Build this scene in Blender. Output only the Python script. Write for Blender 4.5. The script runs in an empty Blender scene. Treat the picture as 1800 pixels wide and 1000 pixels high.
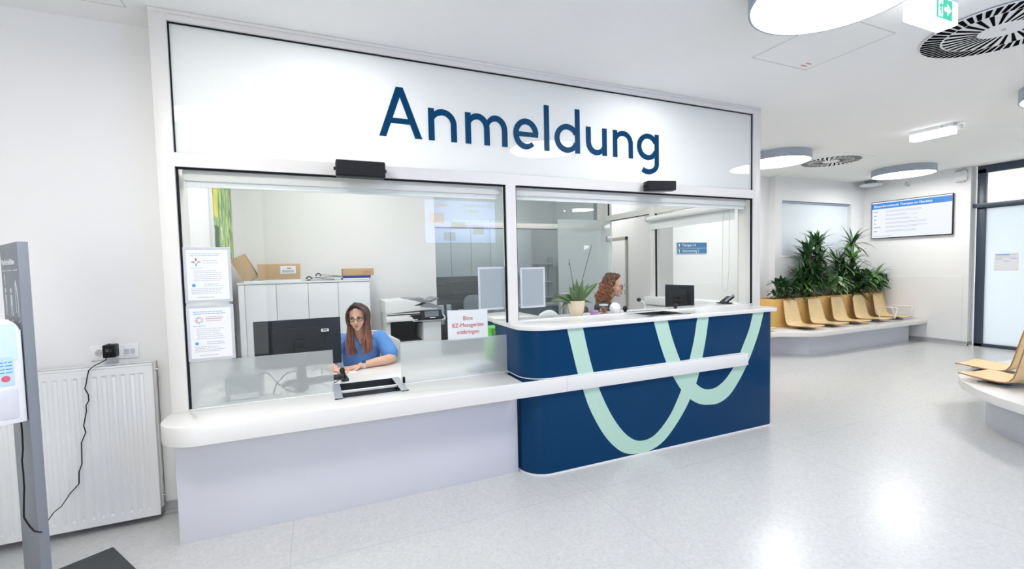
import bpy, bmesh, math, random
from mathutils import Vector, Matrix, noise
random.seed(7)
S = bpy.context.scene
C = S.collection
PI = math.pi
# ---------------- camera, world, exposure ----------------
cam = bpy.data.cameras.new('camera'); camo = bpy.data.objects.new('camera', cam); C.objects.link(camo); S.camera = camo
YAW, PIT, ROL = -0.4092, -0.0487, -0.0229
fwd = Vector((-math.sin(YAW)*math.cos(PIT), math.cos(YAW)*math.cos(PIT), math.sin(PIT)))
rt0 = Vector((math.cos(YAW), math.sin(YAW), 0)); up0 = rt0.cross(fwd)
rt = rt0*math.cos(ROL)+up0*math.sin(ROL); up = -rt0*math.sin(ROL)+up0*math.cos(ROL)
M = Matrix((rt, up, -fwd)).transposed().to_4x4(); M.translation = Vector((0.829, -3.3556, 1.5738))
camo.matrix_world = M
cam.sensor_width = 36; cam.lens = 802.06*36/1800; cam.shift_y = 9.39/1800; cam.clip_start = 0.05; cam.clip_end = 200
W = bpy.data.worlds.new('daylight'); S.world = W; W.use_nodes = True
bg = W.node_tree.nodes['Background']; bg.inputs[0].default_value = (1.0, 0.985, .965, 1); bg.inputs[1].default_value = 1.9
S.view_settings.view_transform = 'Standard'; S.view_settings.look = 'None'; S.view_settings.gamma = 1
S.view_settings.use_curve_mapping = False; S.view_settings.exposure = 0.43
LAMP = 17.5      # emission strength of the round ceiling lamps
OFFL = 12.0

# ---------------- materials ----------------
def srgb(r, g, b):
    f = lambda c: (c/255/12.92) if c/255 <= .04045 else ((c/255+.055)/1.055)**2.4
    return (f(r), f(g), f(b))
def mat(name, col, rough=.5, metal=0., spec=.5, var=.03, scale=40., coat=0., bump=0., trans=0., sub=0.):
    m = bpy.data.materials.new(name); m.use_nodes = True; nt = m.node_tree; p = nt.nodes['Principled BSDF']
    tc = nt.nodes.new('ShaderNodeTexCoord'); nz = nt.nodes.new('ShaderNodeTexNoise'); nz.inputs['Scale'].default_value = scale
    nt.links.new(tc.outputs['Object'], nz.inputs['Vector'])
    mx = nt.nodes.new('ShaderNodeMix'); mx.data_type = 'RGBA'
    mx.inputs[6].default_value = (*[c*(1-var) for c in col], 1); mx.inputs[7].default_value = (*[min(1, c*(1+var)) for c in col], 1)
    nt.links.new(nz.outputs['Fac'], mx.inputs[0]); nt.links.new(mx.outputs[2], p.inputs['Base Color'])
    p.inputs['Roughness'].default_value = rough; p.inputs['Metallic'].default_value = metal
    p.inputs['Specular IOR Level'].default_value = spec; p.inputs['Coat Weight'].default_value = coat
    p.inputs['Coat Roughness'].default_value = .05
    if bump:
        b = nt.nodes.new('ShaderNodeBump'); b.inputs['Strength'].default_value = bump; b.inputs['Distance'].default_value = .01
        nt.links.new(nz.outputs['Fac'], b.inputs['Height']); nt.links.new(b.outputs[0], p.inputs['Normal'])
    return m
def emis(name, col, st):
    m = bpy.data.materials.new(name); m.use_nodes = True; p = m.node_tree.nodes['Principled BSDF']
    p.inputs['Base Color'].default_value = (.03, .03, .03, 1); p.inputs['Roughness'].default_value = .3; p.inputs['Emission Color'].default_value = (*col, 1); p.inputs['Emission Strength'].default_value = st*(.76 if st < 8 else 1)
    return m
def schlick(nt):
    """reflectance of thin glass, same from both sides"""
    lw = nt.nodes.new('ShaderNodeLayerWeight'); lw.inputs[0].default_value = .5
    pw = nt.nodes.new('ShaderNodeMath'); pw.operation = 'POWER'; pw.inputs[1].default_value = 5; nt.links.new(lw.outputs['Facing'], pw.inputs[0])
    ma = nt.nodes.new('ShaderNodeMath'); ma.operation = 'MULTIPLY_ADD'; ma.inputs[1].default_value = .955; ma.inputs[2].default_value = .045; nt.links.new(pw.outputs[0], ma.inputs[0])
    return ma
def glass(name, tint=(.985, .995, .99), refl=1., film=0.):
    m = bpy.data.materials.new(name); m.use_nodes = True; nt = m.node_tree; nt.nodes.remove(nt.nodes['Principled BSDF'])
    o = nt.nodes['Material Output']; t = nt.nodes.new('ShaderNodeBsdfTransparent'); t.inputs[0].default_value = (*tint, 1)
    g = nt.nodes.new('ShaderNodeBsdfGlossy'); g.inputs['Roughness'].default_value = .0
    fr = schlick(nt)
    mul = nt.nodes.new('ShaderNodeMath'); mul.operation = 'MULTIPLY'; mul.inputs[1].default_value = refl
    nt.links.new(fr.outputs[0], mul.inputs[0])
    mx = nt.nodes.new('ShaderNodeMixShader'); nt.links.new(mul.outputs[0], mx.inputs[0]); nt.links.new(t.outputs[0], mx.inputs[1]); nt.links.new(g.outputs[0], mx.inputs[2])
    last = mx
    if film:
        d = nt.nodes.new('ShaderNodeBsdfDiffuse'); d.inputs[0].default_value = (.85, .9, .9, 1)
        m2 = nt.nodes.new('ShaderNodeMixShader'); m2.inputs[0].default_value = film
        nt.links.new(mx.outputs[0], m2.inputs[1]); nt.links.new(d.outputs[0], m2.inputs[2]); last = m2
    nt.links.new(last.outputs[0], o.inputs[0]); return m
def frosted(name, col, transl=.5, clear=0., rough_refr=0., gloss=1., rr=.3):
    """opal or etched glass: diffuse + translucent, optionally partly clear / rough refracting, with a glossy skin"""
    m = bpy.data.materials.new(name); m.use_nodes = True; nt = m.node_tree; nt.nodes.remove(nt.nodes['Principled BSDF'])
    o = nt.nodes['Material Output']
    d = nt.nodes.new('ShaderNodeBsdfDiffuse'); d.inputs[0].default_value = (*col, 1)
    t = nt.nodes.new('ShaderNodeBsdfTranslucent'); t.inputs[0].default_value = (*col, 1)
    a = nt.nodes.new('ShaderNodeMixShader'); a.inputs[0].default_value = transl
    nt.links.new(d.outputs[0], a.inputs[1]); nt.links.new(t.outputs[0], a.inputs[2]); cur = a
    if rough_refr:
        r = nt.nodes.new('ShaderNodeBsdfRefraction'); r.inputs['Roughness'].default_value = rr; r.inputs['IOR'].default_value = 1.12
        b = nt.nodes.new('ShaderNodeMixShader'); b.inputs[0].default_value = rough_refr
        nt.links.new(cur.outputs[0], b.inputs[1]); nt.links.new(r.outputs[0], b.inputs[2]); cur = b
    if clear:
        r = nt.nodes.new('ShaderNodeBsdfTransparent')
        b = nt.nodes.new('ShaderNodeMixShader'); b.inputs[0].default_value = clear
        nt.links.new(cur.outputs[0], b.inputs[1]); nt.links.new(r.outputs[0], b.inputs[2]); cur = b
    g = nt.nodes.new('ShaderNodeBsdfGlossy'); g.inputs['Roughness'].default_value = .02
    fr = schlick(nt)
    mul = nt.nodes.new('ShaderNodeMath'); mul.operation = 'MULTIPLY'; mul.inputs[1].default_value = gloss
    nt.links.new(fr.outputs[0], mul.inputs[0])
    b = nt.nodes.new('ShaderNodeMixShader'); nt.links.new(mul.outputs[0], b.inputs[0]); nt.links.new(cur.outputs[0], b.inputs[1]); nt.links.new(g.outputs[0], b.inputs[2])
    nt.links.new(b.outputs[0], o.inputs[0]); return m
def wood(name, c1, c2, rough=.35, axis=0):
    m = bpy.data.materials.new(name); m.use_nodes = True; nt = m.node_tree; p = nt.nodes['Principled BSDF']
    tc = nt.nodes.new('ShaderNodeTexCoord'); mp = nt.nodes.new('ShaderNodeMapping'); mp.inputs['Scale'].default_value = (2.5, 30, 30) if axis == 0 else (30, 30, 2.5)
    nt.links.new(tc.outputs['Object'], mp.inputs[0])
    nz = nt.nodes.new('ShaderNodeTexNoise'); nz.inputs['Scale'].default_value = 3; nz.inputs['Detail'].default_value = 5
    nt.links.new(mp.outputs[0], nz.inputs['Vector'])
    cr = nt.nodes.new('ShaderNodeValToRGB'); cr.color_ramp.elements[0].position = .3; cr.color_ramp.elements[1].position = .7
    cr.color_ramp.elements[0].color = (*c1, 1); cr.color_ramp.elements[1].color = (*c2, 1)
    nt.links.new(nz.outputs['Fac'], cr.inputs[0]); nt.links.new(cr.outputs[0], p.inputs['Base Color']); p.inputs['Roughness'].default_value = rough
    return m
def floor_mat(name, base, rough=.22):
    m = bpy.data.materials.new(name); m.use_nodes = True; nt = m.node_tree; p = nt.nodes['Principled BSDF']; L = nt.links.new
    tc = nt.nodes.new('ShaderNodeTexCoord')
    v = nt.nodes.new('ShaderNodeTexVoronoi'); v.inputs['Scale'].default_value = 85; L(tc.outputs['Object'], v.inputs['Vector'])
    r = nt.nodes.new('ShaderNodeValToRGB'); r.color_ramp.elements[0].position = .10; r.color_ramp.elements[1].position = .17
    L(v.outputs['Distance'], r.inputs[0])
    n2 = nt.nodes.new('ShaderNodeTexNoise'); n2.inputs['Scale'].default_value = 55; n2.inputs['Detail'].default_value = 4; L(tc.outputs['Object'], n2.inputs['Vector'])
    n3 = nt.nodes.new('ShaderNodeTexNoise'); n3.inputs['Scale'].default_value = 60; L(v.outputs['Position'], n3.inputs['Vector'])
    gt = nt.nodes.new('ShaderNodeMath'); gt.operation = 'GREATER_THAN'; gt.inputs[1].default_value = .56; L(n3.outputs['Fac'], gt.inputs[0])
    sub = nt.nodes.new('ShaderNodeMath'); sub.operation = 'SUBTRACT'; sub.inputs[0].default_value = 1; L(r.outputs[0], sub.inputs[1])
    mu = nt.nodes.new('ShaderNodeMath'); mu.operation = 'MULTIPLY'; L(sub.outputs[0], mu.inputs[0]); L(gt.outputs[0], mu.inputs[1])
    a = nt.nodes.new('ShaderNodeMix'); a.data_type = 'RGBA'; L(n2.outputs['Fac'], a.inputs[0])
    a.inputs[6].default_value = (*[c*.82 for c in base], 1); a.inputs[7].default_value = (*[min(1, c*1.15) for c in base], 1)
    b = nt.nodes.new('ShaderNodeMix'); b.data_type = 'RGBA'; L(mu.outputs[0], b.inputs[0]); L(a.outputs[2], b.inputs[6]); b.inputs[7].default_value = (*[c*.42 for c in base], 1)
    # welded sheet seams
    br = nt.nodes.new('ShaderNodeTexBrick'); br.offset = 0; br.inputs['Scale'].default_value = 1; br.inputs['Mortar Size'].default_value = .0022; br.inputs['Brick Width'].default_value = 1.9; br.inputs['Row Height'].default_value = 1.7
    mp = nt.nodes.new('ShaderNodeMapping'); mp.inputs['Location'].default_value = (.55, 1.69, 0); L(tc.outputs['Object'], mp.inputs[0]); L(mp.outputs[0], br.inputs['Vector'])
    c = nt.nodes.new('ShaderNodeMix'); c.data_type = 'RGBA'; L(br.outputs['Fac'], c.inputs[0]); L(b.outputs[2], c.inputs[6]); c.inputs[7].default_value = (*[x*.8 for x in base], 1)
    L(c.outputs[2], p.inputs['Base Color']); p.inputs['Roughness'].default_value = rough
    bp = nt.nodes.new('ShaderNodeBump'); bp.inputs['Strength'].default_value = .04; bp.inputs['Distance'].default_value = .004; L(n2.outputs['Fac'], bp.inputs['Height']); L(bp.outputs[0], p.inputs['Normal'])
    return m

m_wall = mat('wall_paint', (.85, .85, .848), .75, var=.01, scale=3)
m_ceil = mat('ceiling_paint', (.91, .91, .905), .85, var=.01, scale=3)
m_floor = floor_mat('speckled_vinyl', (.64, .645, .635), .25)
m_skirt = floor_mat('skirting_vinyl', (.40, .41, .42), .4)
m_frame = mat('powder_coated_frame', (.80, .785, .76), .35, var=.01)
m_gasket = mat('black_gasket', (.008, .010, .016), .6, spec=.15)
m_top = mat('solid_surface_white', (.84, .83, .81), .18, var=.01)
m_base = mat('pale_lilac_laminate', (.70, .71, .775), .5, var=.01)
m_navy = mat('navy_lacquer', (.0006, .042, .125), .16, var=.05, scale=6, coat=0, spec=.16)
m_mint = mat('mint_vinyl', (.50, .73, .60), .4, spec=.3, var=.01)
m_ink = mat('navy_lettering', (.001, .060, .155), .4, spec=.12)
m_glass = glass('clear_glass', refl=.38)
m_opal = frosted('opal_transom_glass', (.97, .985, .985), .6, gloss=.9)
m_film = frosted('frosted_film', (.82, .85, .87), .45, clear=.0, rough_refr=.64, gloss=.25, rr=.28)
m_doorgl = glass('etched_door_glass', (.93, .975, .97), .8, film=.32)
m_white = mat('white_plastic', (.87, .875, .875), .35, var=.01)
m_offw = mat('white_laminate', (.80, .82, .83), .4, var=.01)
m_lgrey = mat('light_grey_plastic', (.55, .57, .60), .4)
m_mgrey = mat('mid_grey_plastic', (.28, .30, .33), .45)
m_dgrey = mat('dark_grey_plastic', (.018, .020, .025), .45, spec=.2)
m_black = mat('black_plastic', (.006, .007, .010), .42, spec=.25)
m_blackg = mat('black_gloss', (.008, .009, .012), .12)
m_steel = mat('brushed_steel', (.55, .56, .58), .3, metal=1)
m_steeld = mat('dull_tray_steel', (.50, .53, .58), .35, metal=.35)
m_wood = wood('beech_veneer', srgb(228, 196, 140), srgb(240, 214, 166), .32, 0)
m_woodp = wood('oak_panel', srgb(214, 168, 92), srgb(230, 190, 118), .4, 0)
m_edge = mat('plywood_edge', srgb(176, 130, 84), .5)
m_kraft = mat('kraft_cardboard', srgb(196, 166, 126), .8, var=.04)
m_paper = mat('paper', (.84, .85, .87), .7, var=.01)
m_text = mat('printed_text_grey', (.35, .38, .45), .7)
m_blue = mat('print_blue', (.05, .22, .60), .6)
m_red = mat('print_red', (.55, .03, .03), .6)
m_green = mat('print_green', (.06, .45, .22), .6)
m_orange = mat('print_orange', (.8, .25, .04), .6)
m_leaf = mat('leaf_green', srgb(78, 122, 60), .38, var=.35, scale=9)
m_leafd = mat('leaf_dark_green', srgb(48, 84, 52), .4, var=.35, scale=9)
m_leafl = mat('leaf_light_green', srgb(120, 158, 106), .4, var=.3, scale=9)
m_bark = mat('cane_bark', srgb(130, 108, 82), .8, var=.2, bump=.4)
m_soil = mat('soil', (.03, .02, .015), .95, var=.3, bump=.5)
m_skin = mat('skin', srgb(226, 178, 152), .5, var=.04, scale=15)
m_lips = mat('lips', srgb(186, 104, 100), .4)
m_scrub = mat('scrub_cotton_blue', srgb(88, 144, 214), .8, var=.08, scale=25)
m_scrubd = mat('scrub_seam_blue', srgb(62, 112, 184), .8)
m_dark = mat('dark_fleece', srgb(52, 54, 62), .9, var=.15, scale=30)
m_chrome = mat('chrome', (.8, .8, .82), .08, metal=1)
m_tvblue = emis('screen_blue', srgb(30, 130, 215), 1.0)
m_tvwhite = emis('screen_white', srgb(235, 238, 250), 1.0)
m_tvtext = emis('screen_text', srgb(168, 178, 208), 1.0)
m_tvhead = emis('screen_heading', (1, 1, 1), 1.1)
m_lamp = emis('lamp_diffuser', (1, .985, .96), LAMP)
m_lampf = emis('lamp_diffuser_far', (1, .985, .96), 14.5)
m_emer = emis('emergency_diffuser', (.96, .98, 1), 3.)
m_exitg = emis('exit_green', srgb(30, 205, 170), 1.0)
m_exitw = emis('exit_white', (1, 1, 1), 1.6)
m_lring = mat('lamp_housing_grey', srgb(168, 176, 188), .45)

m_slot = mat('vent_slot_black', (.004, .004, .006), .9, spec=.02)
def hairmat(name, c1, c2, c3, z0, z1):
    m = bpy.data.materials.new(name); m.use_nodes = True; nt = m.node_tree; p = nt.nodes['Principled BSDF']; L = nt.links.new
    tc = nt.nodes.new('ShaderNodeTexCoord'); sp = nt.nodes.new('ShaderNodeSeparateXYZ'); L(tc.outputs['Object'], sp.inputs[0])
    mr = nt.nodes.new('ShaderNodeMapRange'); mr.inputs[1].default_value = z1; mr.inputs[2].default_value = z0; L(sp.outputs[2], mr.inputs[0])
    n = nt.nodes.new('ShaderNodeTexNoise'); n.inputs['Scale'].default_value = 60; L(tc.outputs['Object'], n.inputs['Vector'])
    ad = nt.nodes.new('ShaderNodeMath'); ad.operation = 'MULTIPLY_ADD'; ad.inputs[1].default_value = .5; L(n.outputs['Fac'], ad.inputs[0]); L(mr.outputs[0], ad.inputs[2])
    sb = nt.nodes.new('ShaderNodeMath'); sb.operation = 'SUBTRACT'; sb.inputs[1].default_value = .25; L(ad.outputs[0], sb.inputs[0])
    cr = nt.nodes.new('ShaderNodeValToRGB'); cr.color_ramp.elements[0].color = (*c1, 1); cr.color_ramp.elements[1].color = (*c3, 1)
    e = cr.color_ramp.elements.new(.45); e.color = (*c2, 1)
    L(sb.outputs[0], cr.inputs[0]); L(cr.outputs[0], p.inputs['Base Color']); p.inputs['Roughness'].default_value = .42
    return m

# ---------------- mesh helpers ----------------
class B:
    def __init__(s): s.bm = bmesh.new()
    def box(s, x0, x1, y0, y1, z0, z1, bev=0., M=None, seg=2):
        g = bmesh.ops.create_cube(s.bm, size=1)
        vs = g['verts']
        for v in vs: v.co = Vector(((x0+x1)/2+v.co.x*(x1-x0), (y0+y1)/2+v.co.y*(y1-y0), (z0+z1)/2+v.co.z*(z1-z0)))
        if bev:
            es = list({e for v in vs for e in v.link_edges})
            r = bmesh.ops.bevel(s.bm, geom=es, offset=bev, segments=seg, profile=.5, affect='EDGES'); vs = list({v for f in r['faces'] for v in f.verts} | {v for v in vs if v.is_valid})
        if M is not None:
            for v in vs: v.co = M @ v.co
        return s
    def prism(s, poly, z0, z1, M=None, bev=0., bmall=False):
        """poly in xy extruded z0..z1; M maps to world"""
        a = [s.bm.verts.new((p[0], p[1], z0)) for p in poly]; b = [s.bm.verts.new((p[0], p[1], z1)) for p in poly]
        n = len(poly); fs = [s.bm.faces.new(a[::-1]), s.bm.faces.new(b)]
        for i in range(n): fs.append(s.bm.faces.new((a[i], a[(i+1) % n], b[(i+1) % n], b[i])))
        bmesh.ops.recalc_face_normals(s.bm, faces=fs)
        vs = a+b
        if bev:
            es = [e for e in fs[0].edges]+[e for e in fs[1].edges]
            r = bmesh.ops.bevel(s.bm, geom=es, offset=bev, segments=2, profile=.5, affect='EDGES'); vs = list({v for f in r['faces'] for v in f.verts} | {v for v in vs if v.is_valid})
        if M is not None:
            for v in vs: v.co = M @ v.co
        return s
    def cyl(s, p0, p1, r0, r1=None, seg=24, caps=True):
        r1 = r0 if r1 is None else r1; p0 = Vector(p0); p1 = Vector(p1); d = p1-p0
        q = d.to_track_quat('Z', 'Y'); rings = []
        for p, r in ((p0, r0), (p1, r1)): rings.append([s.bm.verts.new(p+q @ Vector((r*math.cos(2*PI*i/seg), r*math.sin(2*PI*i/seg), 0))) for i in range(seg)])
        for i in range(seg): s.bm.faces.new((rings[0][i], rings[0][(i+1) % seg], rings[1][(i+1) % seg], rings[1][i]))
        if caps: s.bm.faces.new(rings[0][::-1]); s.bm.faces.new(rings[1])
        return s
    def ell(s, c, r, seg=16, M=None):
        g = bmesh.ops.create_uvsphere(s.bm, u_segments=seg, v_segments=max(6, seg//2+2), radius=1)
        for v in g['verts']:
            v.co = Vector((v.co.x*r[0], v.co.y*r[1], v.co.z*r[2]))
            if M is not None: v.co = M @ v.co
            v.co += Vector(c)
        return s
    def tube(s, pts, r, seg=8, flat=1., nrm=None, caps=True):
        pts = [Vector(p) for p in pts]; n = len(pts); rs = r if isinstance(r, (list, tuple)) else [r]*n
        prev = None; rings = []
        for i, p in enumerate(pts):
            t = (pts[min(i+1, n-1)]-pts[max(i-1, 0)]).normalized()
            if prev is None:
                a = Vector(nrm) if nrm else (Vector((0, 0, 1)) if abs(t.z) < .9 else Vector((1, 0, 0)))
            else: a = prev
            a = (a-t*a.dot(t)).normalized(); b = t.cross(a); prev = a
            rings.append([s.bm.verts.new(p+a*rs[i]*flat*math.cos(2*PI*k/seg)+b*rs[i]*math.sin(2*PI*k/seg)) for k in range(seg)])
        for i in range(n-1):
            for k in range(seg): s.bm.faces.new((rings[i][k], rings[i][(k+1) % seg], rings[i+1][(k+1) % seg], rings[i+1][k]))
        if caps: s.bm.faces.new(rings[0][::-1]); s.bm.faces.new(rings[-1])
        return s
    def lathe(s, prof, c, seg=32, axis='z', caps=True):
        rings = []
        for r, h in prof:
            ring = []
            for i in range(seg):
                a = 2*PI*i/seg; x, y = r*math.cos(a), r*math.sin(a)
                ring.append(s.bm.verts.new((c[0]+x, c[1]+y, c[2]+h)))
            rings.append(ring)
        for j in range(len(rings)-1):
            for i in range(seg): s.bm.faces.new((rings[j][i], rings[j][(i+1) % seg], rings[j+1][(i+1) % seg], rings[j+1][i]))
        if caps: s.bm.faces.new(rings[0][::-1]); s.bm.faces.new(rings[-1])
        return s
    def grid(s, rows):
        vs = [[s.bm.verts.new(p) for p in row] for row in rows]
        for i in range(len(vs)-1):
            for j in range(len(vs[0])-1): s.bm.faces.new((vs[i][j], vs[i][j+1], vs[i+1][j+1], vs[i+1][j]))
        return s
    def face(s, pts): s.bm.faces.new([s.bm.verts.new(p) for p in pts]); return s
def smoothmesh(me, ang=35):
    for p in me.polygons: p.use_smooth = True
    bm = bmesh.new(); bm.from_mesh(me)
    for e in bm.edges:
        if len(e.link_faces) == 2 and e.calc_face_angle(0) > math.radians(ang): e.smooth = False
    bm.to_mesh(me); bm.free()
def obj(name, b, m, parent=None, smooth=True, world=True, ang=35, solid=0., subd=0):
    bmesh.ops.recalc_face_normals(b.bm, faces=b.bm.faces)
    me = bpy.data.meshes.new(name); b.bm.to_mesh(me); b.bm.free(); o = bpy.data.objects.new(name, me); C.objects.link(o)
    if m: me.materials.append(m)
    if smooth: smoothmesh(me, ang)
    if parent:
        o.parent = parent
        if world:
            T = WM(parent).inverted(); me.transform(T)
    elif world:   # top-level mesh: origin at its base centre
        if me.vertices:
            xs = [v.co for v in me.vertices]; c = Vector(((min(v.x for v in xs)+max(v.x for v in xs))/2, (min(v.y for v in xs)+max(v.y for v in xs))/2, min(v.z for v in xs)))
            me.transform(Matrix.Translation(-c)); o.location = c
    if solid: md = o.modifiers.new('t', 'SOLIDIFY'); md.thickness = solid; md.offset = 0
    if subd: md = o.modifiers.new('s', 'SUBSURF'); md.levels = md.render_levels = subd
    return o
def LM(o): return Matrix.LocRotScale(o.location, o.rotation_euler, o.scale)
def WM(o): return LM(o) if o.parent is None else WM(o.parent) @ LM(o)
def tag(o, label=None, cat=None, group=None, kind=None):
    if label: o['label'] = label
    if cat: o['category'] = cat
    if group: o['group'] = group
    if kind: o['kind'] = kind
    return o
def thing(name, label, cat, loc=(0, 0, 0), rz=0, group=None):
    o = bpy.data.objects.new(name, None); C.objects.link(o); o.location = loc; o.rotation_euler = (0, 0, rz); o.empty_display_size = .1
    return tag(o, label, cat, group)
def struct(name, b=None, m=None, loc=(0, 0, 0), smooth=False):
    if b is None:
        o = bpy.data.objects.new(name, None); C.objects.link(o); o.location = loc
    else: o = obj(name, b, m, None, smooth)
    o['kind'] = 'structure'; return o
def dup(root, loc, rz=0., label=None, group=None):
    def cp(o, par):
        c = o.copy(); C.objects.link(c); c.parent = par
        for ch in [x for x in bpy.data.objects if x.parent == o]: cp(ch, c)
        return c
    r = cp(root, None); r.location = loc; r.rotation_euler = (0, 0, rz)
    if label: r['label'] = label
    if group: r['group'] = group
    return r
def text(name, s, size, M, m, parent, ext=.0006, sx=1., align='LEFT'):
    cu = bpy.data.curves.new(name, 'FONT'); cu.body = s; cu.size = size; cu.extrude = ext; cu.align_x = align; cu.resolution_u = 3
    t = bpy.data.objects.new(name, cu); C.objects.link(t)
    dg = bpy.context.evaluated_depsgraph_get(); me = bpy.data.meshes.new_from_object(t.evaluated_get(dg)); bpy.data.objects.remove(t)
    me.name = name; me.transform(Matrix.Diagonal((sx, 1, 1, 1))); me.transform(M)
    o = bpy.data.objects.new(name, me); C.objects.link(o); me.materials.clear(); me.materials.append(m)
    if parent: o.parent = parent; me.transform(WM(parent).inverted())
    return o
def frame_M(o, ex, ez=(0, 0, 1)):
    """local x->ex, local y->ez(up), local z->normal"""
    ex = Vector(ex).normalized(); ez = Vector(ez).normalized(); n = ex.cross(ez)
    Mx = Matrix((ex, ez, n)).transposed().to_4x4(); Mx.translation = Vector(o); return Mx
def rrect(x0, x1, y0, y1, r, n=6):
    P = []
    for cx, cy, a0 in ((x1-r, y0+r, -90), (x1-r, y1-r, 0), (x0+r, y1-r, 90), (x0+r, y0+r, 180)):
        for i in range(n+1):
            a = math.radians(a0+90*i/n); P.append((cx+r*math.cos(a), cy+r*math.sin(a)))
    return P
def arc(cx, cy, r, a0, a1, n=10): return [(cx+r*math.cos(math.radians(a0+(a1-a0)*i/n)), cy+r*math.sin(math.radians(a0+(a1-a0)*i/n))) for i in range(n+1)]
def textlines(b, x0, x1, z0, z1, n, h, M, rnd=.35):
    """thin printed bars standing for running text, in the local xy plane of M"""
    for i in range(n):
        z = z1-(z1-z0)*i/max(1, n-1); x = x0
        xe = x0+(x1-x0)*(1-rnd*random.random())
        while x < xe:
            w = random.uniform(.006, .018)*(h/.002)**.5; b.box(x, min(x+w, xe), z, z+h, 0, .0004, M=M); x += w+.003
H = 3.15
# ================= THE SETTING =================
struct('floor', B().box(-3.2, 13.2, -5.2, 7.2, -.1, 0), m_floor)
b = B()
b.box(-3.2, 13.2, -5.2, 7.2, H, H+.1); struct('ceiling', b, m_ceil)
struct('wall_left', B().box(-3.2, .0, .294, .45, 0, H), m_wall)
struct('wall_far_left', B().box(-3.3, -3.2, -5.2, .45, 0, H), m_wall)
b = B(); b.box(-3.3, -2.9, -4.72, -4.6, 0, H); b.box(.2, 13.2, -4.72, -4.6, 0, H); b.box(-2.9, .2, -4.72, -4.6, 0, .25); b.box(-2.9, .2, -4.72, -4.6, 2.9, H); struct('wall_front', b, m_wall)
w = struct('added_fill_window', loc=(-1.3, -4.66, .25)); b = B()  # unseen window added behind the camera, its daylight fills the office front
for xx in (-2.9, -1.38, .14): b.box(xx, xx+.06, -4.70, -4.62, .25, 2.9)
b.box(-2.9, .2, -4.70, -4.62, .25, .31); b.box(-2.9, .2, -4.70, -4.62, 2.84, 2.9); obj('window_frame', b, mat('fill_window_slate', (.05, .07, .1), .4), w); obj('pane', B().box(-2.84, .14, -4.665, -4.66, .31, 2.84), m_glass, w)
#            # opposite wall, behind the camera
struct('wall_office_left', B().box(-.12, .0, .45, 2.78, 0, H), m_wall)
struct('wall_office_back', B().box(-.12, 2.334, 2.656, 2.78, 0, H), m_wall)
struct('wall_store_left', B().box(2.2, 2.334, 2.78, 4.2, 0, H), m_wall)
struct('wall_store_back', B().box(2.2, 5.1, 4.12, 4.25, 0, H), m_wall)
struct('wall_corridor_left', B().box(4.98, 5.1, 2.70, 7.1, 0, H), m_wall)
struct('wall_corridor_right', B().box(6.37, 6.43, 2.72, 7.1, 0, H), m_wall)
struct('wall_corridor_end', B().box(4.9, 6.5, 7.0, 7.1, 0, H), m_wall)
struct('wall_hall_back', B().box(6.37, 8.70, 2.60, 2.72, 0, H), m_wall)
# back wall with a window recess
b = B(); x0, x1, z0, z1 = 8.884, 10.962, 1.684, 2.711
b.box(8.70, x0, 2.484, 2.72, 0, H); b.box(x1, 11.6, 2.484, 2.72, 0, H); b.box(x0, x1, 2.484, 2.72, 0, z0); b.box(x0, x1, 2.484, 2.72, z1, H); b.box(x0, x1, 2.60, 2.72, z0, z1)
struct('wall_back', b, m_wall)
w = struct('window_1', loc=((x0+x1)/2, 2.58, z0))
m_winp = frosted('pale_window_panel', (.80, .87, .92), .0, gloss=1.3)
obj('pane', B().box(x0, x1, 2.56, 2.575, z0, z1), m_winp, w)
b = B(); b.box(x0, x1, 2.53, 2.56, z1-.035, z1); obj('top_strip', b, mat('top_strip_blue_grey', (.30, .36, .48), .4), w)  # blue-grey strip along the top edge of the recess
obj('window_sill', B().box(x0-.02, x1+.02, 2.47, 2.56, z0-.03, z0, .004), m_white, w)
# right wall with the screen, then the glazed door
struct('wall_right', B().box(11.407, 11.62, .81, 2.6, 0, H), m_wall)
struct('wall_right_near', B().box(11.55, 11.7, -4.7, -3.3, 0, H), m_wall)
b = B(); b.box(11.40, 11.407, .885, 2.484, .08, 1.235, .002); struct('trim_1', b, mat('dado_panel_white', (.85, .855, .855), .35, var=.01))
b = B(); b.box(8.70, 11.40, 2.476, 2.484, .08, 1.235, .002); struct('trim_2', b, mat('dado_panel_white_b', (.85, .855, .855), .35, var=.01))
b = B(); b.box(6.37, 8.70, 2.592, 2.60, .08, 1.235, .002); struct('trim_3', b, mat('dado_panel_white_c', (.85, .855, .855), .35, var=.01))
def cove(name, p0, p1, n, h=.075):
    """sheet vinyl coved up the wall"""
    d = Vector(n); prof = [(0.008, h), (0.008, .03), (.012, .015), (.022, .006), (.04, .0015)]
    b = B(); b.grid([[(Vector(p0)+d*o+Vector((0, 0, z))), (Vector(p1)+d*o+Vector((0, 0, z)))] for o, z in prof]+[])
    b.box(0, 0.001, 0, .001, 0, .001, M=Matrix.Translation(Vector(p0)+d*.004)); struct(name, b, m_skirt, smooth=True)
cove('baseboard_left', (-3.2, .294, 0), (.0, .294, 0), (0, -1, 0))
cove('baseboard_right', (11.407, .81, 0), (11.407, 2.48, 0), (-1, 0, 0))
cove('baseboard_reveal', (11.407, .81, 0), (11.56, .81, 0), (0, -1, 0))
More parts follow.
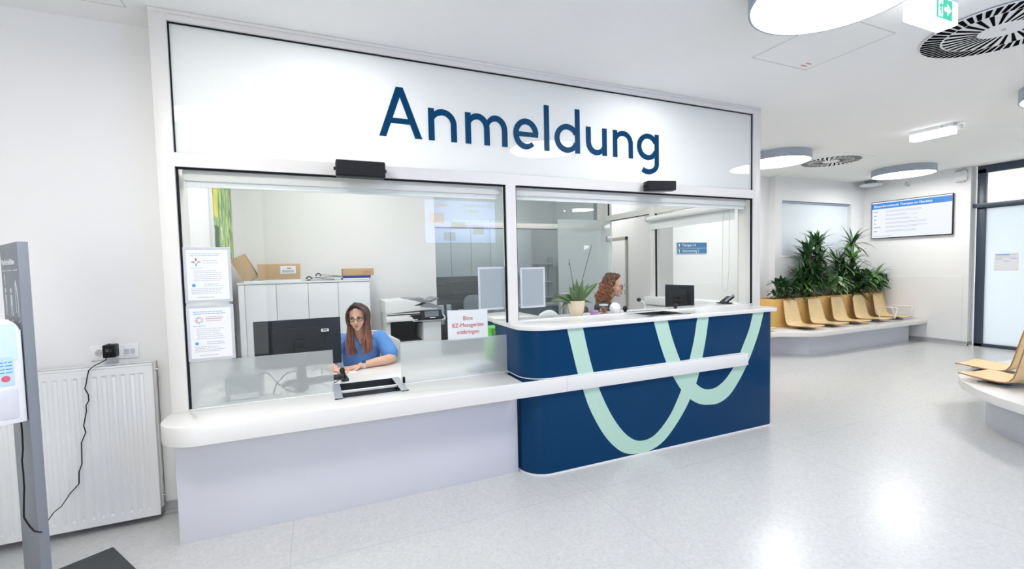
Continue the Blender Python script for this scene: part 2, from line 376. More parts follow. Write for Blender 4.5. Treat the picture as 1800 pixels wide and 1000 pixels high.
# glazed exterior door, slate frame
m_slate = mat('slate_blue_frame', (.045, .065, .10), .35)
d = struct('door_1', loc=(11.6, .2, 0)); b = B(); X0, X1 = 11.53, 11.60
for (ya, yb) in ((.66, .775), (-.62, -.52), (-1.95, -1.85), (-3.3, -3.2)): b.box(X0, X1, ya, yb, .0, 3.09, .004)
b.box(X0, X1, -3.3, .775, .0, .055, .004); b.box(X0, X1, -3.3, .775, 3.02, 3.15, .004)
b.box(X0, X1, -3.3, .775, 2.41, 2.50, .004); b.box(X0-.06, X0+.02, -3.3, .80, 2.425, 2.50, .004)
obj('door_frame', b, m_slate, d)
m_dpane = frosted('frosted_door_glass', (.74, .79, .83), .9, clear=.0, gloss=.6)
for ya, yb in ((-.52, .66), (-1.85, -.62), (-3.2, -1.95)):
    obj('pane', B().box(11.565, 11.575, ya, yb, .055, 2.41), m_dpane, d); obj('pane', B().box(11.565, 11.575, ya, yb, 2.50, 3.02), m_glass, d)
# far outside: mast and cables seen through the transom light
b = B(); b.cyl((17, .75, 0), (17, .75, 3.55), .05); b.box(16.9, 17.1, .68, .82, 2.6, 3.5, .01)
p = tag(obj('cable_mast', b, m_mgrey), 'grey mast with cables outside above the frosted door glass', 'mast')
obj('cable', B().tube([(17, .75, 3.3), (17, 1.6, 3.1), (17, 2.6, 3.0)], .008, 5), m_mgrey, p)
obj('cable', B().tube([(17, .75, 3.3), (17, -.3, 3.05), (17, -1.6, 2.9)], .008, 5), m_mgrey, p)
struct('outdoor_ground', B().box(11.75, 40, -25, 25, -.1, -.02), mat('outdoor_paving', (.7, .72, .72), .8))

# corridor door seen through the office
d = struct('door_2', loc=(6.37, 3.8, 0)); b = B()
b.box(6.34, 6.37, 3.80, 3.84, 0, 2.12, .003); b.box(6.34, 6.37, 4.68, 4.72, 0, 2.12, .003); b.box(6.34, 6.37, 3.80, 4.72, 2.05, 2.12, .003)
obj('door_frame', b, mat('door_frame_taupe', (.40, .38, .34), .5), d)
obj('door_leaf', B().box(6.335, 6.36, 3.84, 4.68, .01, 2.05, .003), m_white, d)
obj('hinge', B().cyl((6.328, 3.85, 1.0), (6.328, 3.85, 1.1), .009), m_steel, d); obj('hinge', B().cyl((6.328, 3.85, 1.16), (6.328, 3.85, 1.22), .009), m_steel, d)

# ================= GLAZED OFFICE FRONT =================
w = struct('window_2', loc=(2.56, .04, 0))
FY0, FY1 = 0.0, .075
b = B()
b.box(0, .087, FY0, FY1+.22, .70, H-.001, .003)
b.box(.0, 5.127, FY0+.002, FY1, 3.09, H-.001); b.box(0, 5.127, FY0+.001, FY1, 2.2308, 2.3138)
b.box(2.2522, 2.3357, FY0+.0005, FY1, .72, 2.24); b.box(5.029, 5.127, FY0, FY1+.02, .70, H-.001, .003)
b.box(.0, 5.127, -.006, 0, 3.128, H-.001, .002)
obj('window_frame', b, m_frame, w)
b = B(); g = .006
def ring(b, x0, x1, z0, z1, g, y0=.018, y1=.034, bottom=True):
    b.box(x0, x0+g, y0, y1, z0, z1); b.box(x1-g, x1, y0, y1, z0, z1); b.box(x0, x1, y0, y1, z1-g, z1)
    if bottom: b.box(x0, x1, y0, y1, z0, z0+g)
ring(b, .087, 5.029, 2.3138, 3.09, .007, bottom=False); ring(b, .087, 2.2522, .74, 2.2308, .012, bottom=False); ring(b, 2.3357, 5.029, 1.14, 2.2308, .012, bottom=False)
obj('gasket', b, m_gasket, w)
obj('opal_pane', B().box(.092, 5.024, .028, .040, 2.3138, 3.088), m_opal, w)
obj('pane', B().box(.10, 2.24, .024, .030, .735, 2.22), m_glass, w)
obj('pane', B().box(2.345, 5.02, .024, .030, 1.138, 2.22), m_glass, w)
b = B(); b.box(.087, 2.2522, .012, .034, .722, .738, .002); b.box(2.3357, 5.029, .012, .034, 1.13, 1.142, .002); obj('window_sill', b, m_white, w)
b = B(); b.box(.094, .925, .031, .0335, .738, 1.032); b.box(.925, .929, .0305, .034, .738, 1.032); obj('frosted_film', b, m_film, w)
b = B(); b.box(1.392, 2.245, .031, .0335, .738, 1.034); obj('frosted_film', b, m_film, w)
b = B(); b.box(1.398, 1.416, .002, .024, .745, .79, .006); obj('glass_stop', b, m_black, w)
# side light of the office towards the hall (plane x = 5.03) and the header beyond
w = struct('window_3', loc=(5.07, .85, 0)); b = B()
b.box(5.03, 5.11, .0955, .19, 0, H-.001); b.box(5.03, 5.11, 1.50, 1.60, 0, H-.001); b.box(5.03, 5.11, 2.56, 2.70, 0, H-.001)
b.box(5.031, 5.109, .0955, 2.70, 2.25, 2.34); b.box(5.031, 5.109, .0955, 2.70, 3.08, H-.001)
obj('window_frame', b, m_frame, w)
b = B(); b.box(4.93, 5.12, .0955, 1.60, 1.04, 1.14, .004); b.box(4.95, 5.12, .0955, 1.60, 0, 1.03); obj('window_sill', b, m_white, w)
b = B(); b.box(5.04, 5.06, 1.488, 1.50, 1.14, 2.25); b.box(5.04, 5.06, .19, .202, 1.14, 2.25); b.box(5.026, 5.035, 1.6, 2.56, 2.246, 2.256); b.box(5.04, 5.06, 2.55, 2.56, 2.34, 3.08); obj('gasket', b, m_gasket, w)
obj('pane', B().box(5.06, 5.066, .19, 1.50, 1.14, 2.25), m_glass, w); obj('pane', B().box(5.06, 5.066, .19, 1.50, 2.34, 3.08), m_glass, w); obj('pane', B().box(5.06, 5.066, 1.60, 2.55, 2.34, 3.08), m_glass, w)
# glazed partition between office and store room (plane y = 2.66)
w = struct('window_4', loc=(3.6, 2.66, 0)); b = B()
b.box(2.336, 4.98, 2.64, 2.70, 2.135, 2.205, .002); b.box(2.336, 4.98, 2.64, 2.70, 3.08, H-.001); b.box(4.90, 5.03, 2.64, 2.70, 2.2, 3.1); obj('window_frame', b, m_frame, w)
b = B(); b.box(2.336, 4.90, 2.65, 2.69, 2.125, 2.135); b.box(4.865, 4.90, 2.65, 2.69, 2.2, 3.08); obj('gasket', b, m_mgrey, w)
m_gl2 = glass('tinted_partition_glass', (.90, .94, .95), .6, film=.06)
obj('pane', B().box(2.336, 4.9, 2.665, 2.673, .02, 2.125), m_gl2, w); obj('pane', B().box(2.336, 4.87, 2.665, 2.673, 2.205, 3.08), m_gl2, w)
# etched glass door standing open against the partition
d = struct('door_3', loc=(5.03, 2.484, 0))
obj('door_leaf', B().box(4.106, 5.02, 2.48, 2.49, .01, 2.26, .002), m_doorgl, d)
b = B(); b.box(4.12, 4.24, 2.455, 2.51, .87, 1.19, .006); lk = obj('lock_plate', b, m_steel, d)
b = B(); b.box(4.115, 4.145, 2.45, 2.515, .87, 1.19, .003); obj('lock_edge', b, m_lgrey, lk)
obj('card_reader', B().box(4.19, 4.225, 2.445, 2.456, 1.06, 1.17, .012), m_black, lk)
b = B(); b.cyl((4.205, 2.455, 1.02), (4.205, 2.41, 1.02), .011); b.tube([(4.205, 2.412, 1.02), (4.26, 2.405, 1.022), (4.345, 2.405, 1.02)], .009); obj('door_handle', b, m_steel, lk)
for z in (.35, 1.93): obj('hinge', B().box(4.95, 5.03, 2.465, 2.50, z, z+.09, .004), m_steel, d)
text('print', 'RAUM 2', .032, frame_M((4.15, 2.478, 2.18), (1, 0, 0)), m_text, d) if False else None

# ================= LETTERING =================
root = thing('lettering_sign', 'large dark blue Anmeldung lettering across the frosted transom glass', 'sign', (2.55, .02, 2.53))
W_ = .0445; BL, XH, CAP, ASC, DSC = 2.531, 2.766, 2.886, 2.899, 2.425
STK = [0]
def stroke(b, pts, w=W_, y0=.020, y1=.0275):
    P = [Vector((p[0], p[1])) for p in pts]; n = len(P); L = []; R = []
    for i in range(n):
        if i == 0: t = (P[1]-P[0]).normalized(); k = 1
        elif i == n-1: t = (P[-1]-P[-2]).normalized(); k = 1
        else:
            t0 = (P[i]-P[i-1]).normalized(); t1 = (P[i+1]-P[i]).normalized(); t = (t0+t1).normalized(); k = 1/max(.5, t.dot(t0))
        ww = w[i] if isinstance(w, list) else w
        nn = Vector((-t.y, t.x))*ww/2*k; L.append(P[i]+nn); R.append(P[i]-nn)
    for i in range(n-1):
        q = [L[i], L[i+1], R[i+1], R[i]]
        STK[0] = (STK[0]+1) % 90; yy = y0-.00003*STK[0]
        b.prism([(v.x, v.y) for v in q], 0, 1, M=Matrix(((1, 0, 0, 0), (0, 0, y1-yy, yy), (0, 1, 0, 0), (0, 0, 0, 1))))
def earc(cx, cz, rx, rz, a0, a1, n=22): return [(cx+rx*math.cos(math.radians(a0+(a1-a0)*i/n)), cz+rz*math.sin(math.radians(a0+(a1-a0)*i/n))) for i in range(n+1)]
h = W_/2
def L_A():
    b = B(); sh = Matrix(((1, 0, 0, 0), (0, 0, .0075, .020), (0, 1, 0, 0), (0, 0, 0, 1)))
    b.prism([(1.296, BL), (1.345, BL), (1.452, 2.826), (1.447, CAP), (1.422, CAP)], 0, 1, M=sh)
    b.prism([(1.603, BL), (1.552, BL), (1.4405, 2.840), (1.447, CAP), (1.472, CAP)], -.02, 1, M=sh)
    b.prism([(1.372, 2.628), (1.388, 2.665), (1.508, 2.665), (1.522, 2.628)], -.04, 1, M=sh); return b
def arch(b, x0, x1, flip=False):
    rx = (x1-x0-W_)/2; cx = (x0+x1)/2; rz = .088; cz = XH-h-rz
    pts = earc(cx, cz, rx, rz, 172, 0)+[(x1-h, BL)]; 
    if flip: pts = [(x0+x1-p[0], BL+XH-p[1]) for p in pts]
    ww = [W_*(.62+.38*min(1, i/8)) for i in range(len(pts))]
    stroke(b, pts, ww)
def L_n(x0, x1):
    b = B(); stroke(b, [(x0+h, BL), (x0+h, XH)]); arch(b, x0, x1); return b
def L_m():
    b = B(); stroke(b, [(1.937+h, BL), (1.937+h, XH)]); arch(b, 1.937, 2.134); arch(b, 2.134-W_, 2.284); return b
def L_e():
    b = B(); cx, cz, rx, rz = 2.449, (BL+XH)/2, .111-h, .118-h+.004
    stroke(b, earc(cx, cz, rx+.0, rz, 2, 312, 40), [W_]*34+[W_*(1-.03*q) for q in range(7)]); stroke(b, [(2.345, cz-.002), (2.557, cz-.002)], .036); return b
def L_l(): b = B(); stroke(b, [(2.6385, BL), (2.6385, ASC)]); return b
def L_d():
    b = B(); stroke(b, [(2.9335, BL), (2.9335, ASC)]); stroke(b, earc(2.832, (BL+XH)/2, .119-h, .119-h, 25, 335, 40)); stroke(b, [(2.905, 2.735), (2.93, 2.69)], .03) ; return b
def L_u(): b = B(); stroke(b, [(3.230-h, BL), (3.230-h, XH)]); arch(b, 3.02, 3.230, True); return b
def L_g():
    b = B(); x = 3.785; stroke(b, [(x, XH)]+earc(x-.098, 2.50, .098, .076, 0, -132, 18))
    stroke(b, earc(3.682, (BL+XH)/2, .121-h, .119-h, 25, 335, 40)); return b
for g_ in (L_A(), L_n(1.652, 1.868), L_m(), L_e(), L_l(), L_d(), L_u(), L_n(3.298, 3.512), L_g()):
    obj('letter', g_, m_ink, root, smooth=False)

# ================= COUNTERS =================
# low counter with white top, rounded left end
c = thing('low_counter', 'long low white counter on pale lilac base under the left office window', 'counter', (1.2, -.1, 0))
poly = [(.02, .85)]+[(.0, .0)]+[(-.006, -.10)]+arc(.215, -.155, .225, 180, 270, 12)+[(2.45, -.385), (4.47, -.385), (4.47, -.30), (2.60, -.30), (2.25, -.10), (2.25, .85)]
poly = [(0.0, .02), (-.008, -.08)]+arc(.205, -.165, .213, 180, 270, 12)+[(4.475, -.388), (4.475, -.355), (2.2, -.355), (2.2, .02), (1.355, .02), (1.355, -.173), (.975, -.173), (.975, .02)]
b = B(); b.prism(poly, .625, .735, bev=.003); b.box(4.4752, 4.4765, -.388, -.3552, .626, .734); b.box(2.551, 2.5525, -.3884, -.36, .628, .732)
obj('counter_top', b, m_top, c)
b = B(); b.box(.052, 2.22, -.195, -.16, .0, .626, .002); b.box(.052, .085, -.19, .28, 0, .626); obj('base_panel', b, m_base, c)
# desk inside, same height
t = thing('office_desk', 'white office desk behind the low counter where the woman in blue sits', 'desk', (1.2, .45, 0))
b = B(); b.prism([(.02, .045), (.975, .045), (.975, .238), (1.355, .238), (1.355, .045), (2.21, .045), (2.21, .31), (2.52, .31), (2.52, .93), (.02, .93)], .690, .733, bev=.002); obj('desk_top', b, m_top, t)
b = B(); b.box(.04, .08, .06, .86, 0, .69); obj('desk_panel', b, m_offw, t); b = B(); b.box(2.46, 2.50, .34, .90, 0, .69); obj('desk_panel', b, m_offw, t)
# pass-through tray
t = thing('document_tray', 'steel pass-through tray sunk in the low counter below the clear glass gap', 'tray', (1.17, 0, .73))
def tray(t, x0, x1, y0, y1, z, m, d=.05, r=.05, inner=m_dgrey):
    b = B(); b.box(x0, x1, y0, y0+.012, z, z+.003); b.box(x0, x1, y1-.012, y1, z, z+.003); b.box(x0, x0+r, y0, y1, z, z+.003); b.box(x1-r, x1, y0, y1, z, z+.003)
    obj('tray_rim', b, m, t)
    b = B(); X0, X1, Y0, Y1 = x0+r, x1-r, y0+.012, y1-.012; 
    b.face([(X0, Y0, z+.002), (X1, Y0, z+.002), (X1, Y0+.02, z-d), (X0, Y0+.02, z-d)]); b.face([(X0, Y1, z+.002), (X1, Y1, z+.002), (X1, Y1-.02, z-d), (X0, Y1-.02, z-d)])
    b.face([(X0, Y0+.02, z-d), (X1, Y0+.02, z-d), (X1, Y1-.02, z-d), (X0, Y1-.02, z-d)])
    b.face([(X0, Y0, z+.002), (X0, Y0+.02, z-d), (X0, Y1-.02, z-d), (X0, Y1, z+.002)]); b.face([(X1, Y0, z+.002), (X1, Y0+.02, z-d), (X1, Y1-.02, z-d), (X1, Y1, z+.002)])
    obj('tray_well', b, inner, t, smooth=False)
TX0, TX1, TY0, TY1 = .925, 1.405, -.185, .25
tray(t, TX0, TX1, TY0, TY1, .736, m_steeld)
# high reception counter
r_ = .19
c = thing('reception_counter', 'high navy blue reception counter with mint loops and white top', 'counter', (3.5, -.1, 0))
body = [(4.865, .28), (2.24, .28)]+arc(2.24+r_, -.36+r_, r_, 180, 270, 14)+arc(4.865-.08, -.36+.08, .08, 270, 360, 8)
XL, XR_ = 2.24, 4.865
b = B(); b.prism(body, .012, 1.10); obj('counter_body', b, m_navy, c, ang=50)
off = lambda e: [(XR_+e, .28)]+[(XL-e, .28)]+arc(XL+r_, -.36+r_, r_+e, 180, 270, 14)+arc(XR_-.08, -.36+.08, .08+e, 270, 360, 8)
b = B(); b.prism(off(.004), .0, .012); obj('plinth_line', b, m_white, c)
top = [(XR_+.075, .304), (3.82, .304), (3.82, -.288), (3.45, -.288), (3.45, .304), (XL-.012, .304)]+arc(XL+r_, -.36+r_, r_+.02, 180, 270, 14)+arc(XR_-.025, -.36+.08, .10, 270, 360, 8)
b = B(); b.prism(top, 1.101, 1.133, bev=.004); b.box(3.449, 3.821, .118, .304, 1.1015, 1.1329); obj('counter_top', b, m_top, c)
b = B(); b.prism([(4.46, .28)]+[(XL-.003, .28)]+arc(XL+r_, -.36+r_, r_+.003, 180, 270, 14)+[(4.46, -.363)], .7355, .742)
obj('white_bead', b, m_white, c)
# mint loops : strips following the face
def loopU(name, outer, inner, y=-.3615):
    b = B(); n = len(outer)
    for i in range(n-1):
        q = [outer[i], outer[i+1], inner[i+1], inner[i]]
        b.prism(q, 0, 1, M=Matrix(((1, 0, 0, 0), (0, 0, .0015, y), (0, 1, 0, 0), (0, 0, 0, 1))))
    return obj(name, b, m_mint, c, smooth=False)
def resample(P, n):
    P = [Vector(p) for p in P]; d = [0]
    for i in range(1, len(P)): d.append(d[-1]+(P[i]-P[i-1]).length)
    out = []
    def cr(i, t):
        p0, p1, p2, p3 = P[max(0, i-1)], P[i], P[i+1], P[min(len(P)-1, i+2)]
        return .5*((2*p1)+(p2-p0)*t+(2*p0-5*p1+4*p2-p3)*t*t+(3*p1-p0-3*p2+p3)*t**3)
    for k in range(n+1):
        s = d[-1]*k/n; i = max(j for j in range(len(P)-1) if d[j] <= s+1e-9); t = (s-d[i])/(d[i+1]-d[i]); out.append(tuple(cr(i, min(1, t))))
    return out
bo = [(2.576, 1.099), (2.621, .917), (2.663, .752), (2.706, .625), (2.760, .474), (2.844, .312), (2.932, .183), (3.039, .079), (3.132, .030), (3.25, .013), (3.37, .020), (3.505, .075), (3.65, .205), (3.778, .364), (3.875, .54), (3.939, .746-.01), (3.988, .937), (4.017, 1.099)]
bi = [(2.716, 1.099), (2.754, .933), (2.804, .751), (2.858, .603), (2.918, .474), (2.988, .35), (3.079, .228), (3.171, .149), (3.257, .116), (3.365, .124), (3.465, .18), (3.589, .306), (3.698, .487), (3.755, .61), (3.798, .755), (3.846, .915), (3.883, 1.099)]
loopU('mint_loop', resample(bo, 60), resample(bi, 60))
so = [(3.404, 1.099), (3.462, .924), (3.531, .75), (3.601, .626), (3.698, .487), (3.800, .392), (3.909, .334), (4.009, .313), (4.134, .311), (4.273, .369), (4.417, .518), (4.538, .698), (4.65, .919), (4.712, 1.099)]
si = [(3.55, 1.099), (3.604, .936), (3.685, .75), (3.760, .62), (3.866, .521), (3.942, .469), (4.016, .451), (4.111, .46), (4.226, .523), (4.344, .648), (4.464, .846), (4.525, .964), (4.569, 1.099)]
loopU('mint_loop', resample(so, 60), resample(si, 60), -.3622)
t = thing('document_tray', 'dark pass-through tray sunk in the white top of the high blue counter', 'tray', (3.6, -.05, 1.13))
tray(t, 3.40, 3.87, -.30, .13, 1.1335, m_steeld, d=.024, inner=m_black)
# inner extension of the high counter beside the middle post
c = thing('side_counter', 'short white-topped blue counter inside the office left of the middle post', 'counter', (2.8, 1.3, 0))
obj('counter_top', B().box(2.55, 3.05, .97, 1.7, 1.0, 1.045, .003), m_top, c); obj('counter_body', B().box(2.57, 3.03, .99, 1.68, 0, 1.0), m_navy, c)

# ================= SPEAKERS over the windows =================
def speaker(x0, x1, z0, z1, rz, label, loc):
    t = thing('wall_speaker', label, 'loudspeaker', loc, 0)
    Rm = Matrix.Translation(Vector(loc)) @ Matrix.Rotation(rz, 4, 'Z')
    w_, h_ = (x1-x0)/2, (z1-z0)
    obj('cabinet', B().box(-w_, w_, -.03, .06, 0, h_, .008, M=Rm), m_black, t)
    obj('grille', B().box(-w_+.006, w_-.006, -.034, -.029, .006, h_-.006, .003, M=Rm), mat('speaker_grille', (.012, .013, .018), .75, bump=.6, scale=400), t)
    for s in (-1, 1): obj('knob', B().cyl(Rm @ Vector((s*(w_+.0), .02, h_/2)), Rm @ Vector((s*(w_+.012), .02, h_/2)), .012, seg=12), m_dgrey, t)
    b = B(); b.box(-.03, .03, .0, .09, h_/2-.02, h_/2+.02, M=Matrix.Translation(Vector(loc))); b.box(-.08, .08, .105, .119, h_*.2, h_*.8, M=Matrix.Translation(Vector(loc))) ; obj('bracket', b, m_dgrey, t)
speaker(0, .315, 0, .104, 0, 'black horizontal speaker above the left office window', (1.148, -.12, 2.203))
speaker(0, .275, 0, .083, math.radians(-14), 'smaller black speaker above the right office window beside lettering end', (3.70, -.12, 2.230))

# ================= CEILING FIXTURES =================
LR = .44
def lamp(x, y, label, md=None):
    t = thing('ceiling_lamp', label, 'ceiling lamp', (x, y, 3.03), 0, 'round ceiling lamps')
    b = B(); b.lathe([(LR-.012, .0), (LR, .0), (LR, .117), (LR-.03, .117), (LR-.03, .02), (LR-.012, .02)], (x, y, 3.03), 64, caps=False); obj('lamp_ring', b, m_lring, t, ang=30)
    b = B(); b.lathe([(LR-.013, .004), (LR-.013, .018)], (x, y, 3.03), 64); obj('diffuser', b, md or m_lamp, t, ang=30)
    b = B(); b.cyl((x, y, 3.06), (x, y, H), .30, seg=32); obj('mount', b, m_white, t)
lamp(3.5377, -1.7115, 'round ceiling lamp nearest the camera, beside the green exit sign')
lamp(7.17, 1.33, 'round ceiling lamp half hidden behind the right end of the office front', m_lampf)
lamp(10.33, 1.29, 'round ceiling lamp in front of the wall screen', m_lampf)
lamp(7.27, -1.62, 'round ceiling lamp cut by the right picture edge')
lamp(.09, -1.73, 'round ceiling lamp mirrored in the left end of the transom glass')
def vent(x, y, R, sq, rot, label, no, ni):
    t = thing('ceiling_vent', label, 'air vent', (x, y, H-.012), 0, 'swirl air vents')
    b = B()
    if sq: b.prism(rrect(-sq, sq, -sq, sq, .01), 0, .008, M=Matrix.Translation((x, y, H-.008)) @ Matrix.Rotation(0, 4, 'Z'))
    b.lathe([(R, .0), (R+.004, .006)], (x, y, H-.014), 64); obj('face_plate', b, m_white, t)
    b = B()
    for n, r0, r1, w0, w1, tw in ((no, R*.74, R*.985, .010, .016, .35), (ni, R*.30, R*.70, .006, .013, .30)):
        for k in range(n):
            a = rot+2*PI*k/n; M_ = Matrix.Translation((x, y, H-.0165)) @ Matrix.Rotation(a, 4, 'Z')
            b.prism([(r0, -w0), (r1, -w1+tw*(r1-r0)), (r1, w1+tw*(r1-r0)), (r0, w0)], 0, .0022, M=M_)
    tag(obj('slot', b, m_slot, t, smooth=False), kind='stuff')
    b = B(); b.lathe([(.009, 0), (.012, .004)], (x, y, H-.020), 16); obj('screw', b, m_steel, t)
vent(5.261, -1.76, .435, .0, .0, 'large round swirl vent with black slots beside the exit sign', 56, 30)
vent(8.42, 1.33, .40, .44, .2, 'farther swirl vent between two round ceiling lamps', 36, 24)
# emergency lights
t = thing('exit_sign', 'green lit exit sign box with running figure and arrow under the ceiling', 'exit sign', (4.28, -1.80, 2.97))
obj('housing', B().box(4.10, 4.46, -1.85, -1.745, 3.10, H, .004), m_white, t)
obj('diffuser', B().box(4.092, 4.466, -1.845, -1.742, 2.975, 3.10, .006), m_emer, t)
Me = frame_M((4.092, -1.8465, 2.975), (1, 0, 0))
b = B(); b.box(.13, .30, .006, .122, 0, .001, M=Me); gp = obj('green_panel', b, m_exitg, t)
b = B()
for k in range(11): b.prism([(.015+k*.009, .01), (.018+k*.009, .01), (.030+k*.009, .11), (.027+k*.009, .11)], 0, .0008, M=Me)
for k in range(6): b.prism([(.305+k*.009, .01), (.308+k*.009, .01), (.318+k*.009, .11), (.315+k*.009, .11)], 0, .0008, M=Me)
obj('green_stripes', b, m_exitg, t, smooth=False)
b = B(); b.box(.150, .195, .015, .115, .001, .0018, M=Me)
b.prism([(.215, .052), (.245, .052), (.245, .030), (.285, .064), (.245, .098), (.245, .076), (.215, .076)], .001, .0018, M=Me); obj('white_symbols', b, m_exitw, t, smooth=False)
b = B(); b.ell(Me @ Vector((.180, .098, .0025)), (.005, .0008, .005), 8)
for P in ([(.176, .09), (.170, .065)], [(.170, .065), (.182, .05), (.176, .032)], [(.170, .065), (.163, .046), (.155, .042)], [(.175, .085), (.187, .078), (.188, .068)], [(.175, .085), (.163, .08), (.160, .068)]):
    b.tube([Me @ Vector((p[0], p[1], .0025)) for p in P], .0032, 6)
obj('running_figure', b, m_exitg, t)
obj('indicator_led', B().ell((4.435, -1.852, 3.125), (.007, .004, .007), 10), m_green, t)
t = thing('emergency_light', 'long white lit emergency light box on the ceiling left of the swirl vent', 'emergency light', (7.80, -.24, 3.05))
t['label'] = 'oblong lit white emergency light on the ceiling beyond the large swirl vent'
obj('housing', B().box(7.74, 7.85, -.46, -.03, 3.11, H, .004), m_white, t); obj('diffuser', B().box(7.735, 7.855, -.455, -.035, 3.03, 3.11, .008), m_emer, t)
obj('indicator_led', B().ell((7.738, -.36, 3.13), (.004, .008, .008), 10), m_green, t)
obj('end_cap', B().box(7.77, 7.83, -.52, -.46, 3.07, 3.12, .004), m_white, t)
# hatches
def hatch(x0, x1, y0, y1, label):
    t = thing('ceiling_hatch', label, 'access hatch', ((x0+x1)/2, (y0+y1)/2, H-.003)); b = B(); e = .0022
    b.box(x0, x1, y0, y0+e*2, H-.0015, H); b.box(x0, x1, y1-e*2, y1, H-.0015, H); b.box(x0, x0+e*2, y0, y1, H-.0015, H); b.box(x1-e*2, x1, y0, y1, H-.0015, H)
    obj('joint', b, m_lgrey, t, smooth=False); obj('panel', B().box(x0+.006, x1-.006, y0+.006, y1-.006, H-.001, H), m_ceil, t); return t
t = hatch(4.0, 4.63, -1.44, -.80, 'flush ceiling hatch between the near round lamp and the swirl vent')
b = B(); b.box(4.50, 4.56, -.86, -.845, H-.0025, H-.001); b.box(4.50, 4.56, -.90, -.885, H-.0025, H-.001); obj('red_mark', b, mat('faded_red_mark', (.6, .35, .33), .7), t, smooth=False)
hatch(-.65, -.115, -.55, .06, 'flush ceiling hatch above the radiator wall')
t = thing('wireless_router', 'flat white access point disc mounted in the ceiling corner above the plants', 'access point', (11.15, 2.24, 3.0))
b = B(); b.lathe([(.05, .0), (.17, .012), (.19, .03), (.17, .05), (.05, .055)], (11.15, 2.24, 3.03), 32); obj('housing', b, m_white, t)
obj('bracket', B().box(11.08, 11.22, 2.17, 2.31, 3.08, H), m_mgrey, t); obj('indicator_led', B().ell((11.10, 2.06, 3.045), (.01, .008, .006), 8), m_tvblue, t)
t = thing('wall_router', 'small white router with antenna cable near the ceiling by the slate door frame', 'router', (11.39, .93, 2.9))
obj('housing', B().box(11.375, 11.407, .855, 1.02, 2.92, 3.09, .008), m_white, t); obj('dock', B().box(11.35, 11.39, .88, 1.0, 2.90, 2.93, .004), m_lgrey, t)
b = B(); b.tube([(11.38, 1.02, 3.08), (11.375, .99, 3.115), (11.375, .95, 3.10), (11.375, .91, 3.125), (11.38, .86, 3.11), (11.39, .855, 3.05)], .006, 6); obj('cable', b, m_mgrey, t)
b = B(); b.tube([(11.40, 1.74, 2.97), (11.385, 1.76, 2.99), (11.385, 1.77, 3.02), (11.40, 1.75, 3.05)], .012, 6); b.box(11.395, 11.407, 1.70, 1.74, 2.96, 3.0, .002)
tag(obj('wall_outlet', b, m_lgrey), 'small grey cable stub on the wall above the screen', 'cable outlet')

# ================= WALL SCREEN =================
t = thing('wall_screen', 'flat wall screen showing blue-headed slide Blutzuckersenkende Therapien im Überblick', 'screen', (11.37, 1.676, 1.99))
y0, y1, z0, z1 = 2.326, 1.025, 1.99, 2.727
Mt = frame_M((11.355, y0, z0), (0, -1, 0)); Wt, Ht = y0-y1, z1-z0
obj('bezel', B().box(0, Wt, 0, Ht, -.035, -.001, .004, M=Mt), m_black, t)
obj('display', B().box(.012, Wt-.012, .014, Ht-.012, -.001, .001, M=Mt), m_tvwhite, t)
dp = obj('slide_header', B().box(.012, Wt-.012, Ht-.145, Ht-.035, .001, .002, M=Mt), m_tvblue, t)
text('slide_title', 'Blutzuckersenkende Therapien im Überblick', .062, Mt @ Matrix.Translation((.045, Ht-.112, .0025)), m_tvhead, t, sx=.86, ext=.0008)
b = B(); rows = [('SGLT', 2), ('SU', 2), ('MET', 1), ('DPP', 2), ('GLP', 2), ('CSII', 2)]
for k in range(6):
    zz = Ht-.20-.078*k; textlines(b, .25, .95, zz-.022, zz, 2, .008, Mt @ Matrix.Translation((0, 0, .0014)), .5)
textlines(b, .03, .40, .035, .05, 2, .006, Mt @ Matrix.Translation((0, 0, .0014)), .4)
tag(obj('slide_text', b, m_tvtext, t, smooth=False))
m_tvkey = emis('screen_key_blue', srgb(90, 120, 195), 1.)
b = B()
for k, w_ in enumerate((.065, .045, .05, .035, .13, .06)):
    zz = Ht-.212-.078*k; x = .045
    while x < .045+w_: b.box(x, x+.009, zz, zz+.016, .0014, .002, M=Mt); x += .013
obj('slide_keys', b, m_tvkey, t, smooth=False)
# screen on the opposite wall, mirrored in the office glass
t = thing('wall_screen', 'wall screen with Insulinresistenz slide, mirrored in the left office window', 'screen', (3.33, -4.57, 2.04))
Mt = frame_M((3.98, -4.55, 2.03), (-1, 0, 0)); Wt, Ht = 1.34, .78
obj('bezel', B().box(0, Wt, 0, Ht, -.04, -.001, .004, M=Mt), m_black, t)
m_tv2 = emis('screen_pale_blue', srgb(150, 180, 250), 10.0); m_tv2t = emis('screen_grey', srgb(70, 80, 110), 1.); m_tv2g = emis('screen_box_green', srgb(90, 200, 110), 7.9); m_tv2o = emis('screen_box_rose', srgb(225, 150, 110), 7.9); m_tv2b = emis('screen_box_grey', srgb(120, 135, 150), 5.)
obj('display', B().box(.012, Wt-.012, .014, Ht-.012, -.001, .001, M=Mt), m_tv2, t)
text('slide_title', 'Insulinresistenz', .10, Mt @ Matrix.Translation((.06, Ht-.12, .002)), m_tv2t, t)
b = B(); b.prism([(.42+.11*math.cos(a*PI/12), Ht-.20+.035*math.sin(a*PI/12)) for a in range(24)], .001, .003, M=Mt); obj('slide_oval', b, m_tv2g, t, smooth=False)
b = B(); b.prism([(1.02+.11*math.cos(a*PI/12), Ht-.10+.035*math.sin(a*PI/12)) for a in range(24)], .001, .003, M=Mt); b.prism(rrect(.98, 1.24, Ht-.42, Ht-.24, .02), .001, .003, M=Mt); obj('slide_oval', b, m_tv2o, t, smooth=False)
